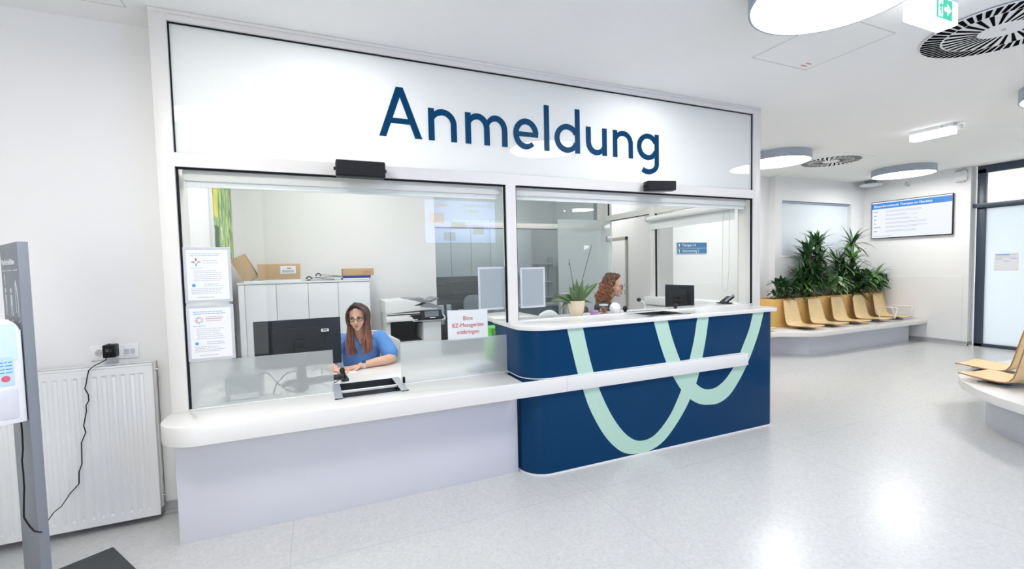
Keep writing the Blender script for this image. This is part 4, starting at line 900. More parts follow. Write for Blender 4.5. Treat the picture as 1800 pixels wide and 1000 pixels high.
t = thing('cardboard_box', 'kraft carton with a white barcode label on the cabinets', 'box', (.48, 2.4, t0+.023)); Mb = Matrix.Translation((.48, 2.375, t0+.0235)) @ Matrix.Rotation(math.radians(3), 4, 'Z')
obj('carton', B().box(-.21, .21, -.11, .12, 0, .172, .002, M=Mb), m_kraft, t); lb = obj('shipping_label', B().box(.01, .165, -.112, -.1105, .065, .148, M=Mb), m_paper, t, smooth=False)
b = B(); x = .03
while x < .145: w_ = random.uniform(.001, .003); b.box(x, x+w_, -.113, -.1118, .075, .105, M=Mb); x += w_+random.uniform(.001, .003)
b.box(.075, .12, -.113, -.1118, .115, .128, M=Mb); obj('barcode', b, m_mgrey, lb, smooth=False)
# lever arch binders lying flat
for k, (x, z, lab, r_) in enumerate(((.90, 0, 'lower open ring binder lying flat between the cartons', 8), (1.0, .034, 'upper open ring binder lying flat between the cartons', -4))):
    t = thing('ring_binder', lab, 'binder', (x, 2.38, t0+z), 0, None); Mb = Matrix.Translation((x, 2.38, t0+z)) @ Matrix.Rotation(math.radians(r_), 4, 'Z')
    obj('cover', B().box(-.15, .14, -.11, .14, 0, .004, .001, M=Mb), m_dgrey, t); obj('sheets', B().box(-.12, .13, -.10, .13, .004, .016, .001, M=Mb), m_paper, t)
    obj('cover', B().box(-.15, .14, -.11, .14, 0, .005, .001, M=Mb @ Matrix.Translation((0, 0, .022)) @ Matrix.Rotation(math.radians(6), 4, 'Y')), m_mgrey, t)
    b = B(); 
    for q in (-.04, .04): b.tube([Mb @ Vector((-.12+.026*math.cos(a), q, .018+.030*math.sin(a))) for a in [j*PI/6 for j in range(7)]], .0045, 6)
    obj('rings', b, m_dgrey, t)
t = thing('ring_binder', 'dark blue binders lying flat under the kraft tray', 'binder', (1.30, 2.38, t0)); b = B(); b.box(1.13, 1.44, 2.27, 2.52, t0, t0+.022, .002); b.box(1.15, 1.45, 2.26, 2.5, t0+.024, t0+.046, .002); obj('cover', b, mat('binder_blue', (.02, .05, .28), .4), t); b = B(); b.box(1.14, 1.43, 2.268, 2.272, t0+.003, t0+.018); obj('sheets', b, m_paper, t)
t = thing('cardboard_box', 'shallow kraft tray with pencilled letters on the blue binders', 'box', (1.31, 2.4, t0+.047)); obj('carton', B().box(1.14, 1.485, 2.26, 2.5, t0+.047, t0+.128, .002), m_kraft, t)
text('pencil_letters', 'DPV', .05, frame_M((1.36, 2.2585, t0+.065), (1, 0, 0)), mat('pencil_red', srgb(190, 120, 90), .8), t)
# wall picture on the left side wall
t = thing('canvas_picture', 'green watercolour canvas of tall grass on the office side wall', 'picture', (.02, 2.0, 1.75))
m = bpy.data.materials.new('grass_watercolour'); m.use_nodes = True; nt = m.node_tree; p = nt.nodes['Principled BSDF']; tc = nt.nodes.new('ShaderNodeTexCoord'); mp = nt.nodes.new('ShaderNodeMapping'); mp.inputs['Scale'].default_value = (1, 9, 2.2)
n1 = nt.nodes.new('ShaderNodeTexNoise'); n1.inputs['Scale'].default_value = 2.2; n1.inputs['Detail'].default_value = 6; n1.inputs['Distortion'].default_value = 1.2
cr = nt.nodes.new('ShaderNodeValToRGB'); E_ = cr.color_ramp.elements; E_[0].position = .30; E_[0].color = (*srgb(74, 116, 84), 1); E_[1].position = .72; E_[1].color = (*srgb(236, 242, 190), 1)
for pos, c_ in ((.42, (112, 158, 100)), (.50, (150, 186, 118)), (.58, (196, 216, 140))): e = E_.new(pos); e.color = (*srgb(*c_), 1)
nt.links.new(tc.outputs['Object'], mp.inputs[0]); nt.links.new(mp.outputs[0], n1.inputs['Vector']); nt.links.new(n1.outputs['Fac'], cr.inputs[0]); nt.links.new(cr.outputs[0], p.inputs['Base Color']); p.inputs['Roughness'].default_value = .7
obj('canvas_edge', B().box(.001, .030, 1.46, 2.50, 1.735, 2.60, .002), m_offw, t); obj('painting', B().box(.0302, .0325, 1.465, 2.495, 1.74, 2.595), m, t, smooth=False)
b = B(); b.box(.0326, .0334, 1.49, 1.66, 2.1, 2.59); obj('yellow_patch', b, mat('painted_yellow', srgb(226, 214, 60), .7, var=.3, scale=8), t, smooth=False)
b = B(); b.box(.0326, .0334, 1.49, 1.68, 1.78, 2.02); obj('dark_patch', b, mat('painted_dark_green', srgb(66, 88, 66), .7, var=.5, scale=12), t, smooth=False)
# printer
t = thing('office_printer', 'large white multifunction printer beside the cabinets behind the woman in blue', 'printer', (1.9, 2.2, 0))
PX0, PX1, PF, PB = 1.565, 2.235, 1.95, 2.45
obj('scanner_body', B().box(PX0-.0, 2.16, PF, PB, 1.035, 1.075, .006), m_white, t)
b = B(); b.prism([(PX0-.005, 1.078), (2.12, 1.105), (2.15, 1.12), (2.15, 1.14), (1.88, 1.155), (1.98, 1.19), (1.82, 1.232), (PX0-.005, 1.222)], 0, 1, M=Matrix(((1, 0, 0, 0), (0, 0, PB-PF, PF), (0, 1, 0, 0), (0, 0, 0, 1))), bev=.006); obj('feeder_lid', b, m_white, t, ang=30)
b = B(); b.box(1.80, 2.02, PF+.08, PB-.08, 1.225, 1.235, .003); b.box(2.0, 2.16, PF+.06, PB-.1, 0, .012, .003, M=Matrix.Translation((-.04, 0, 1.19)) @ Matrix.Rotation(math.radians(0), 4, 'Y')); b.prism([(1.80, 1.228), (2.10, 1.185), (2.20, 1.225), (2.18, 1.24), (2.08, 1.205), (1.86, 1.236)], PF+.06, PB-.1, M=Matrix(((1, 0, 0, 0), (0, 0, 1, 0), (0, 1, 0, 0), (0, 0, 0, 1)))); obj('feeder_tray', b, m_mgrey, t)
b = B(); b.prism([(1.95, 1.14), (2.22, 1.115), (2.16, 1.15), (2.04, 1.175)], PF-.005, PB-.1, M=Matrix(((1, 0, 0, 0), (0, 0, 1, 0), (0, 1, 0, 0), (0, 0, 0, 1)))); obj('output_slope', b, m_mgrey, t)
b = B(); b.prism([(PX0, .985), (1.86, .985), (1.87, .972), (2.245, .972), (2.25, 1.0), (2.24, 1.03), (PX0, 1.035)], PF-.03, PB, M=Matrix(((1, 0, 0, 0), (0, 0, 1, 0), (0, 1, 0, 0), (0, 0, 0, 1))), bev=.006); obj('control_shelf', b, m_white, t)
obj('dark_band', B().box(PX0+.01, 2.05, PF-.005, PF+.005, 1.055, 1.068, .002), m_dgrey, t)
b = B(); b.prism([(1.835, 1.05), (2.20, 1.05), (2.235, 1.0), (2.2, .985), (1.885, .985)], PF-.034, PF+.01, M=Matrix(((1, 0, 0, 0), (0, 0, 1, 0), (0, 1, 0, 0), (0, 0, 0, 1)))); obj('key_panel', b, m_dgrey, t)
Mq = frame_M((1.945, PF-.06, 1.0), (1, 0, 0), Vector((0, .35, 1)).normalized())
pn = obj('touch_panel', B().box(0, .255, 0, .105, -.012, .006, .006, M=Mq), m_black, t); obj('display', B().box(.05, .215, .022, .092, .006, .0075, M=Mq), mat('dim_display', (.12, .15, .19), .15), pn); b = B(); b.box(.11, .17, .006, .016, .006, .0075, M=Mq); b.box(-.09, -.035, -.005, .004, .0, .004, M=Mq); obj('badge', b, m_paper, pn)
b = B(); b.box(PX0+.005, PX0+.05, PF+.03, PB, .0, .985); b.box(1.99, 2.20, PF+.01, PB, .0, .972, .004); b.box(PX0, 2.2, PB-.02, PB, 0, .98); b.box(PX0+.005, 2.2, PF+.02, PB, .70, .735, .003); b.box(PX0+.005, 2.2, PF+.02, PB, .03, .70, .004); obj('cabinet_body', b, m_offw, t)
obj('output_cavity', B().box(PX0+.05, 1.99, PB-.10, PB-.02, .735, .985), m_dgrey, t); b = B(); b.box(PX0+.05, 1.99, PF+.10, PB-.10, .735, .742); b.box(PX0+.05, 1.985, PF+.06, PB-.1, .95, .985); obj('output_tray', b, m_dgrey, t)
for k in range(3): obj('paper_drawer', B().box(PX0+.02, 1.99, PF+.005, PF+.02, .06+k*.21, .25+k*.21, .004), m_white, t)
# store room behind the partition
t = thing('wall_cupboard', 'row of wall cupboards in the room behind the glass partition', 'cupboard', (3.3, 3.9, 1.45)); obj('cabinet_body', B().box(2.34, 4.30, 3.765, 4.12, 1.45, 2.36), m_offw, t)
xs = [2.345, 2.86, 3.20, 3.54, 3.90, 4.295]
for k in range(5): obj('door', B().box(xs[k]+.003, xs[k+1]-.003, 3.745, 3.764, 1.45, 2.355, .0015), m_offw, t)
obj('shadow_gap', B().box(2.345, 4.295, 3.763, 3.766, 1.455, 2.35), m_mgrey, t)
t = thing('acoustic_panel', 'dark grey backing panel under the wall cupboards', 'panel', (3.3, 4.08, .78))
obj('panel', B().box(2.34, 3.58, 4.07, 4.115, .0, 1.36, .003), m_dgrey, t); obj('upper_strip', B().box(2.34, 3.58, 4.06, 4.115, 1.365, 1.45), m_mgrey, t)
b = B(); b.ell((2.72, 3.98, 1.33), (.07, .07, .035), 14); b.cyl((2.72, 3.98, 1.30), (2.72, 3.98, 0.73), .012, seg=8); tag(obj('desk_lamp', b, m_black), 'dark lamp head against the grey panel behind the partition', 'lamp')
t = thing('store_desk', 'dark desk in the room behind the glass partition', 'desk', (3.2, 3.7, 0)); obj('desk_top', B().box(2.36, 4.2, 3.35, 4.05, .70, .73, .002), m_dgrey, t); obj('desk_panel', B().box(2.36, 4.2, 3.37, 3.39, 0, .70), m_dgrey, t)
t = thing('computer_monitor', 'black monitor back on the desk behind the glass partition', 'monitor', (3.1, 3.75, .73)); obj('screen_panel', B().box(2.86, 3.42, 3.72, 3.745, .86, 1.22, .004), m_black, t); b = B(); b.box(3.11, 3.17, 3.74, 3.77, .735, 1.0); b.box(3.02, 3.26, 3.66, 3.84, .73, .742); obj('stand', b, m_black, t)
t = thing('office_chair', 'dark grey office chair seen through the glass partition', 'chair', (3.06, 3.1, 0)); b = B(); b.prism(rrect(-.24, .24, 0, .46, .12), -.02, .03, M=frame_M((3.10, 3.12, .72), (1, 0, 0), (0, .12, 1)), bev=.012); obj('backrest', b, m_mgrey, t)
obj('seat', B().box(2.86, 3.34, 2.78, 3.10, .44, .50, .03), m_mgrey, t); b = B(); b.cyl((3.1, 3.0, .08), (3.1, 3.0, .45), .025); b.box(3.07, 3.13, 3.08, 3.12, .46, .75)
for k in range(5): a = k*2*PI/5; b.tube([(3.1, 3.0, .10), (3.1+.27*math.cos(a), 3.0+.24*math.sin(a), .05)], .016, 6)
obj('base', b, m_black, t)
for k, (x, y, z, w_, h_, lab) in enumerate(((2.58, 3.42, .94, .10, .09, 'left of three white note cards on the dark desk, leaning'), (2.72, 3.46, .95, .07, .08, 'middle of three white note cards on the dark desk'), (2.90, 3.30, .89, .14, .07, 'white card box with a red line, right on the dark desk'))):
    b = B(); b.box(-w_/2, w_/2, -.01, .01, 0, h_, .001, M=Matrix.Translation((x, y, z)) @ Matrix.Rotation(math.radians(-8), 4, 'X')); b.box(-w_/2, w_/2, -.01, .03, -(z-.735), 0, M=Matrix.Translation((x, y, z))); tag(obj('note_card', b, m_paper), lab, 'card')
t = thing('storage_unit', 'low dark teal cupboard with pale top behind the right glass partition', 'cupboard', (3.95, 3.2, 0)); obj('top_panel', B().box(3.56, 4.45, 3.0, 3.32, .955, .99, .003), m_lgrey, t); obj('cabinet_body', B().box(3.58, 4.43, 3.02, 3.31, 0, .955), mat('teal_grey_laminate', (.06, .12, .14), .5), t)
rnd = random.Random(2)
for k in range(6):
    b = B(); x = 3.66+k*.09; b.box(-.035, .035, -.02, .02, 0, .022, .002, M=Matrix.Translation((x, 3.06, .99)) @ Matrix.Rotation(rnd.uniform(-.5, .5), 4, 'Z')); tag(obj('blister_pack', b, mat('pack_red', (.45, .08, .08), .5) if k in (0, 2, 3, 5) else m_paper), 'tiny packet lying on the pale top behind the partition, one of a mixed row', 'packet', 'packets behind the partition')
t = thing('wall_shelf', 'pale glass wall shelves behind the poster back and glass door', 'shelf', (4.62, 3.9, 1.3)); b = B(); b.box(4.35, 4.78, 3.9, 4.11, 1.30, 1.315); b.box(4.35, 4.78, 3.9, 4.11, 1.02, 1.035); b.box(4.35, 4.78, 3.9, 4.11, 1.62, 1.635); obj('shelf_board', b, m_offw, t); b = B(); b.box(4.34, 4.352, 3.9, 4.11, .9, 1.75); b.box(4.78, 4.792, 3.9, 4.11, .9, 1.75); obj('side_panel', b, m_lgrey, t)
# white coat over a chair back right of centre
def cloth(rows, m, name, par, th=.006):
    b = B(); b.grid(rows); o = obj(name, b, m, par, ang=80); md = o.modifiers.new('t', 'SOLIDIFY'); md.thickness = th; return o
m_coat = mat('white_coat', (.80, .83, .85), .85, var=.02, bump=.15, scale=14)
t = thing('office_chair', 'office chair hidden under a white coat behind the flower pot glass', 'chair', (4.0, 1.9, 0)); b = B(); b.prism(rrect(-.2, .2, 0, .42, .1), -.02, .02, M=frame_M((3.56, 1.95, .52), (1, 0, 0)), bev=.01); obj('backrest', b, m_mgrey, t); obj('seat', B().box(3.33, 3.79, 1.52, 1.93, .44, .5, .03), m_mgrey, t); b = B(); b.cyl((3.56, 1.75, .04), (3.56, 1.75, .45), .03)
for k in range(5): a = k*2*PI/5; b.tube([(3.56, 1.75, .10), (3.56+.26*math.cos(a), 1.75+.26*math.sin(a), .04)], .016, 6)
obj('base', b, m_black, t)
t.location = (3.56, 1.75, 0)
for ch in [o for o in bpy.data.objects if o.parent == t]: ch.data.transform(Matrix.Translation((.44, .15, 0)))
rows = []
for i in range(14):
    s = i/13; row = []
    for k in range(15):
        u = -1+k/7; hw = .12+.13*s**.7; z = 1.02-.42*s-.05*u*u*(1-s); y = 1.86-.03*math.sin(s*3)+.018*math.sin(u*9+s*2)*s-.02
        row.append(Vector((3.58+u*hw, y-.02*(1-u*u), z)))
    rows.append(row)
cw = cloth(rows, m_coat, 'white_coat', None); tag(cw, 'white coat draped over the chair back behind the high counter', 'coat')
# green folder box + black organiser
t = thing('file_organiser', 'bright green file box with grey label beside the middle window post', 'file box', (2.36, .45, .733)); obj('box', B().box(2.255, 2.36, .42, .62, .733, 1.04, .004), mat('lime_green_card', srgb(92, 200, 60), .5), t); b = B(); b.box(2.29, 2.34, .417, .4195, .985, 1.02); obj('label', b, m_lgrey, t)
t = thing('file_organiser', 'black file box with a white folded sleeve next to the green box', 'file box', (2.42, .5, .733)); b = B(); b.box(2.37, 2.43, .43, .64, .733, 1.02, .004); obj('box', b, m_black, t); b = B(); b.tube([(2.375, .45, 1.025), (2.41, .44, 1.04), (2.44, .43, 1.02), (2.455, .42, .97)], .006, 8); obj('sleeve', b, m_white, t)
# shredder / dark unit below poster
t = thing('dark_cupboard', 'dark grey cupboard behind the mitbringen notice', 'cupboard', (2.75, 2.1, 0)); obj('cabinet_body', B().box(2.40, 3.25, 1.95, 2.5, 0, .95, .003), m_dgrey, t); obj('door', B().box(2.42, 2.80, 1.935, 1.9495, .05, .93, .003), mat('graphite_laminate', (.07, .075, .085), .5), t); obj('door', B().box(2.83, 3.23, 1.935, 1.9495, .05, .93, .003), m_dgrey, t)
# notices on the glass
def notice(label, x0, x1, z0, z1, y, kind, fr):
    t = thing('glass_notice', label, 'notice', ((x0+x1)/2, y, z0)); Mn = frame_M((x0, y, z0), (1, 0, 0)); w_, h_ = x1-x0, z1-z0
    b = B(); e = .016; 
    for a in ((0, w_, 0, e), (0, w_, h_-e, h_), (0, e, e, h_-e), (w_-e, w_, e, h_-e)): b.box(*a, -.003, .003, .0008, M=Mn)
    obj('frame', b, fr, t); obj('sheet', B().box(e*.8, w_-e*.8, e*.8, h_-e*.8, -.0015, .0015, M=Mn), m_paper if kind else m_back_g, t, smooth=False)
    return t, Mn @ Matrix.Translation((0, 0, .0018)), w_, h_
m_back_g = mat('poster_backing_grey', srgb(168, 176, 182), .5, var=.04, scale=12); m_sil = mat('silver_frame', srgb(196, 200, 208), .4); m_wfr = mat('pale_lilac_frame', srgb(214, 214, 226), .4)
for k, (z0, z1, lab) in enumerate(((1.401, 1.744, 'upper silver-framed printed notice on the left glass, with a round coloured cross'), (1.038, 1.383, 'lower silver-framed printed notice on the left glass, with a coloured ray ring'))):
    t, Mn, w_, h_ = notice(lab, .100, .352, z0, z1, .0145, 1, m_sil)
    b = B(); textlines(b, .035, .215, h_-.055, h_-.043, 2, .004, Mn, .2); textlines(b, .10, .2, h_-.10, h_-.085, 2, .003, Mn, .2); textlines(b, .035, .1, h_-.135, h_-.13, 1, .003, Mn, .1); textlines(b, .10, .20, .10, .112, 2, .003, Mn, .3); obj('heading', b, mat('notice_heading_blue', (.22, .38, .68), .6) if k else mat('print_teal', (.30, .52, .60), .6), t, smooth=False)
    b = B(); textlines(b, .05, .215, .135, h_-.148, 6, .0022, Mn, .3); textlines(b, .035, .205, .055, .085, 4, .0022, Mn, .3); textlines(b, .06, .16, .026, .03, 1, .003, Mn, .2); obj('small_print', b, m_text, t, smooth=False)
    b = B(); b.prism([(.048+.010*math.cos(a*PI/10), .107+.010*math.sin(a*PI/10)) for a in range(20)], 0, .0006, M=Mn); obj('info_dot', b, mat('info_blue', (.08, .35, .75), .5), t, smooth=False)
    cx, cz = .066, h_-.092
    if k == 0:
        for a, mm in ((0, m_orange), (90, m_red), (180, m_blue), (270, m_green)):
            b = B(); Mr_ = Mn @ Matrix.Translation((cx, cz, 0)) @ Matrix.Rotation(math.radians(a), 4, 'Z'); b.prism([(.008, -.007), (.015, -.003), (.024, -.004), (.024, .004), (.015, .003), (.008, .007)], 0, .0006, M=Mr_); obj('emblem', b, mm, t, smooth=False)
    else:
        for q in range(4):
            b = B()
            for a in range(3): b.box(.010, .023, -.0016, .0016, 0, .0006, M=Mn @ Matrix.Translation((cx, cz, 0)) @ Matrix.Rotation(2*PI*(q*3+a)/12, 4, 'Z'))
            obj('emblem', b, (m_orange, m_blue, m_red, m_green)[q], t, smooth=False)
        b = B(); textlines(b, .10, .2, h_-.10, h_-.075, 3, .003, Mn @ Matrix.Translation((0, 0, .0003)), .2); obj('red_print', b, mat('notice_red', (.72, .34, .34), .6), t, smooth=False)
notice('grey back of a poster in pale frame left of the middle window post', 2.014, 2.246, 1.240, 1.582, .045, 0, m_wfr)
notice('grey back of a poster in pale frame right of the middle window post', 2.378, 2.606, 1.238, 1.572, .045, 0, m_wfr)
t = thing('paper_sign', 'white paper sign with red words Bitte BZ-Messgeräte mitbringen', 'sign', (1.92, .04, 1.03)); Mn = frame_M((1.757, .040, 1.028), (1, 0, 0)); obj('sheet', B().prism([(0, -.008), (.327, -.008), (.327, .222), (.20, .224), (.0, .228)], -.001, 0, M=Mn), m_paper, t, smooth=False)
for k, (s, x) in enumerate((('Bitte', .163), ('BZ-Messgeräte', .163), ('mitbringen', .163))): text('sign_text', s, .046, Mn @ Matrix.Translation((x, .145-.053*k, .0008)), m_red, t, align='CENTER', sx=.92)
# blinds behind the glass
def blind(name, x0, x1, y, label, zl):
    t = thing(name, label, 'roller blind', ((x0+x1)/2, y, zl)); obj('cassette', B().box(x0+.02, x1-.02, y-.03, y+.06, 2.158, 2.225, .006), m_frame, t)
    b = B(); b.cyl((x0+.03, y+.10, 2.20), (x1-.03, y+.10, 2.20), .03, seg=20); obj('roll', b, m_white, t); obj('fabric', B().box(x0+.03, x1-.04, y-.012, y-.010, zl, 2.16), mat('blind_fabric', (.78, .80, .80), .7), t); obj('bottom_bar', B().box(x0+.03, x1-.04, y-.018, y-.004, zl-.014, zl, .003), m_white, t); return t
blind('roller_blind', .09, 2.25, .09, 'rolled-up white blind behind the left window top', 2.135)
blind('roller_blind', 2.34, 5.02, .09, 'rolled-up white blind behind the right window top', 2.140)
t = thing('roller_blind', 'rolled-up white blind slanting along the office side light', 'roller blind', (4.98, .85, 2.1)); b = B(); b.cyl((4.97, .20, 2.18), (4.97, 1.56, 2.18), .035, seg=20); obj('roll', b, m_white, t); obj('fabric', B().box(5.0, 5.003, .21, 1.54, 2.05, 2.2), bpy.data.materials['blind_fabric'], t); obj('bottom_bar', B().box(4.994, 5.008, .21, 1.54, 2.035, 2.05, .003), m_white, t); obj('end_cap', B().cyl((4.97, 1.56, 2.18), (4.97, 1.575, 2.18), .042, seg=20), m_lgrey, t)
b = B(); b.tube([(4.99, .27, 2.15), (4.985, .27, 1.5), (4.985, .29, 1.28), (4.985, .33, 1.26), (4.985, .36, 1.30), (4.985, .355, 1.5), (4.99, .35, 2.15)], .002, 5); obj('pull_cord', b, m_lgrey, t)
# things on the left desk
Mo = frame_M((.707, .47, .853), (.6, .02, 0))
t = monitor('large black computer monitor seen from behind in the left window', Mo, .60, .365, m_dgrey)
b = B(); b.box(-.035, .045, .10, .215, .03, .05, .005, M=Mo); obj('stand_neck', b, m_black, t); b = B(); b.box(-.03, .04, -.13, .15, .035, .055, .004, M=Mo); b.prism(rrect(-.13, .14, -.09, .09, .03), 0, .012, M=Matrix.Translation((.712, .45, .733))); obj('stand', b, m_black, t)
text('brand_print', 'PHILIPS', .017, Mo @ Matrix((( -1, 0, 0, .03), (0, 1, 0, .085), (0, 0, -1, .0512), (0, 0, 0, 1))) if False else frame_M((.680, .4135, .936), (1, .03, 0)), m_paper, t)
b = B(); b.box(0, .055, 0, .022, 0, .001, M=frame_M((.865, .434, 1.115), (1, .03, 0))); obj('asset_sticker', b, m_paper, t, smooth=False); b = B(); textlines(b, .012, .05, .007, .008, 1, .008, frame_M((.865, .4328, 1.115), (1, .03, 0))); obj('sticker_print', b, m_dgrey, t, smooth=False)
t = thing('desktop_box', 'dark grey device with white label behind the frosted film', 'device', (.36, .2, .733)); obj('housing', B().box(.265, .475, .13, .33, .735, .895, .004), m_mgrey, t); obj('label', B().box(.29, .455, .127, .1295, .74, .775), m_paper, t, smooth=False)
b = B(); b.box(.22, .262, .16, .19, .80, .82, .006); b.tube([(.225, .17, .80), (.205, .16, .77), (.215, .14, .74), (.25, .13, .737)], .003, 6); tag(obj('cable', b, m_paper), 'white plug and lead beside the dark grey device behind the film', 'cable')
b = B(); b.tube([(.475, .2, .885), (.52, .18, .88), (.58, .16, .80), (.64, .17, .745), (.68, .2, .737)], .005, 6); b.tube([(.54, .2, .737), (.56, .18, .80), (.62, .16, .87), (.69, .17, .885), (.75, .19, .84), (.78, .22, .76), (.80, .24, .737)], .005, 6); b.tube([(.62, .2, .74), (.72, .16, .80), (.82, .17, .79), (.90, .2, .74)], .005, 6); b.tube([(.84, .3, .74), (.86, .25, .86), (.83, .22, .89), (.79, .2, .86)], .004, 6); tag(obj('cable_loop', b, m_dgrey), 'tangle of dark cables on the desk behind the frosted film', 'cables')
b = B(); b.ell((.72, .17, .765), (.05, .05, .032), 14); tag(obj('desk_speaker', b, m_dgrey), 'round dark hub on the desk behind the frosted film', 'device')
t = thing('keyboard', 'black keyboard on the desk in front of the woman in blue', 'keyboard', (.82, .50, .733)); Mk = Matrix.Translation((.82, .47, .733)) @ Matrix.Rotation(math.radians(4), 4, 'Z'); obj('case', B().box(-.22, .22, -.07, .07, 0, .014, .003, M=Mk), m_black, t)
b = B()
for r in range(5):
    for k in range(15): b.box(-.21+k*.0282, -.187+k*.0282, -.062+r*.025, -.041+r*.025, .014, .019, .0015, M=Mk)
tag(obj('keys', b, m_dgrey, t, smooth=False), kind='stuff')
b = B(); b.cyl((1.02, .35, .733), (1.02, .35, .752), .028, seg=20); b.tube([(1.02, .35, .75), (1.015, .345, .80), (1.005, .33, .815)], .007, 8); b.ell((1.0, .32, .82), (.02, .02, .026), 12); tag(obj('webcam', b, m_black), 'small black webcam at the tray edge near the keyboard', 'webcam')
b = B(); b.tube([(1.02, .33, .74), (.98, .30, .76), (.95, .27, .75), (.93, .29, .737)], .003, 6); b.tube([(1.03, .34, .74), (.99, .34, .775), (.95, .34, .76), (.93, .36, .737)], .003, 6); tag(obj('cable_loop', b, m_dgrey), 'thin cables looping beside the small black webcam', 'cables')
b = B(); b.box(.93, 1.12, .60, .80, .733, .736); tag(obj('paper_sheet', b, m_paper, smooth=False), 'white paper sheet under the hand of the woman in blue', 'paper')
b = B(); b.box(1.39, 1.55, .06, .12, .734, .738); tag(obj('paper_sheet', b, m_paper, smooth=False), 'loose paper slips at the foot of the right frosted film', 'paper')
b = B(); b.box(1.95, 2.17, .12, .30, .734, .80, .02); tag(obj('paper_tray', b, m_offw), 'pale low tray blurred behind the right frosted film', 'tray')
# woman 1's chair
t = thing('office_chair', 'white-backed office chair behind the woman in blue', 'chair', (1.25, 1.35, 0)); b = B(); b.prism(rrect(-.25, .25, 0, .42, .12), -.02, .02, M=frame_M((1.28, 1.33, .56), (1, 0, 0), (0, .08, 1)), bev=.01); obj('backrest', b, m_lgrey, t); obj('seat', B().box(1.0, 1.52, .95, 1.35, .40, .46, .03), m_mgrey, t); b = B(); b.cyl((1.26, 1.15, .06), (1.26, 1.15, .40), .03)
for k in range(5): a = k*2*PI/5; b.tube([(1.26, 1.15, .10), (1.26+.27*math.cos(a), 1.15+.27*math.sin(a), .04)], .018, 6)
obj('base', b, m_black, t)
rows = []
for i in range(13):
    s = i/12; row = []
    for k in range(17):
        u = -1+k/8; z = 1.0-.42*s-.13*abs(u)**1.6*(1-s*.7); row.append(Vector((1.30+u*(.30), 1.29-.02*(1-u*u)+.014*math.sin(u*11+s*3)*s, z)))
    rows.append(row)
cw = cloth(rows, m_coat, 'white_coat', None); tag(cw, 'white coat hung over the chair back of the woman in blue', 'coat')

# office ceiling lights (above the transom, lighting the opal glass from behind)
def office_lamp(x, y, r, st, label):
    t = thing('recessed_lamp', label, 'ceiling lamp', (x, y, H-.03), 0, 'round recessed office lamps'); b = B(); b.lathe([(r, .0), (r+.012, .0), (r+.012, .03), (r, .03)], (x, y, H-.03), 40, caps=False); obj('lamp_ring', b, m_white, t)
    b = B(); b.lathe([(r, .0), (r, .012)], (x, y, H-.02), 40); obj('diffuser', b, st, t)
m_off = emis('office_lamp_diffuser', (1, .99, .97), OFFL)
m_off2 = emis('passage_lamp_diffuser', (1, .99, .97), 2.)
m_off3 = emis('front_lamp_diffuser', (1, .99, .97), 18.)
office_lamp(1.0, .72, .30, m_off3, 'round recessed office lamp close behind the left part of the transom')
office_lamp(3.55, .6, .25, m_off3, 'round recessed office lamp close behind the right part of the transom')
office_lamp(1.2, 1.7, .26, m_off, 'round recessed office lamp over the printer and cabinets')
office_lamp(3.7, 1.75, .26, m_off, 'round recessed office lamp over the etched glass door')
office_lamp(3.3, 3.2, .26, m_off, 'round recessed lamp in the room behind the partition')
office_lamp(5.75, 4.2, .26, m_off3, 'round recessed lamp in the corridor by the open door')
office_lamp(5.75, 1.6, .22, m_off2, 'round recessed lamp in the passage beside the office side light')
# ================= PEOPLE =================
def catmull(P, n):
    P = [Vector(p) for p in P]; out = []; m_ = len(P)-1
    for k in range(n+1):
        s = m_*k/n; i = min(m_-1, int(s)); t = s-i; p0, p1, p2, p3 = P[max(0, i-1)], P[i], P[i+1], P[min(m_, i+2)]
        out.append(.5*((2*p1)+(p2-p0)*t+(2*p0-5*p1+4*p2-p3)*t*t+(3*p1-p0-3*p2+p3)*t**3))
    return out
def fuse(name, b, vox, m, parent, sm=4, cut=None):
    """many overlapping volumes -> one continuous skin (voxel remesh, smoothed)"""
    bmesh.ops.recalc_face_normals(b.bm, faces=b.bm.faces); me = bpy.data.meshes.new(name); b.bm.to_mesh(me); b.bm.free(); o = bpy.data.objects.new(name, me); C.objects.link(o)
    r = o.modifiers.new('r', 'REMESH'); r.mode = 'VOXEL'; r.voxel_size = vox; s_ = o.modifiers.new('s', 'SMOOTH'); s_.iterations = sm; s_.factor = .5
    dg = bpy.context.evaluated_depsgraph_get(); m2 = bpy.data.meshes.new_from_object(o.evaluated_get(dg)); bpy.data.objects.remove(o)
    m2.name = name
    if cut:
        bm = bmesh.new(); bm.from_mesh(m2); bmesh.ops.delete(bm, geom=[v for v in bm.verts if cut(v.co)], context='VERTS'); bm.to_mesh(m2); bm.free()
    for p in m2.polygons: p.use_smooth = True
    m2.materials.clear(); m2.materials.append(m); o = bpy.data.objects.new(name, m2); C.objects.link(o)
    if parent: o.parent = parent; m2.transform(WM(parent).inverted())
    return o
def limb(b, pts, rs, n=10, seg=14):
    P = catmull(pts, n); R_ = catmull([(r, 0, 0) for r in rs], n); b.tube(P, [max(.004, r.x) for r in R_], seg)
    b.ell(P[0], (rs[0],)*3, 12); b.ell(P[-1], (rs[-1],)*3, 12)
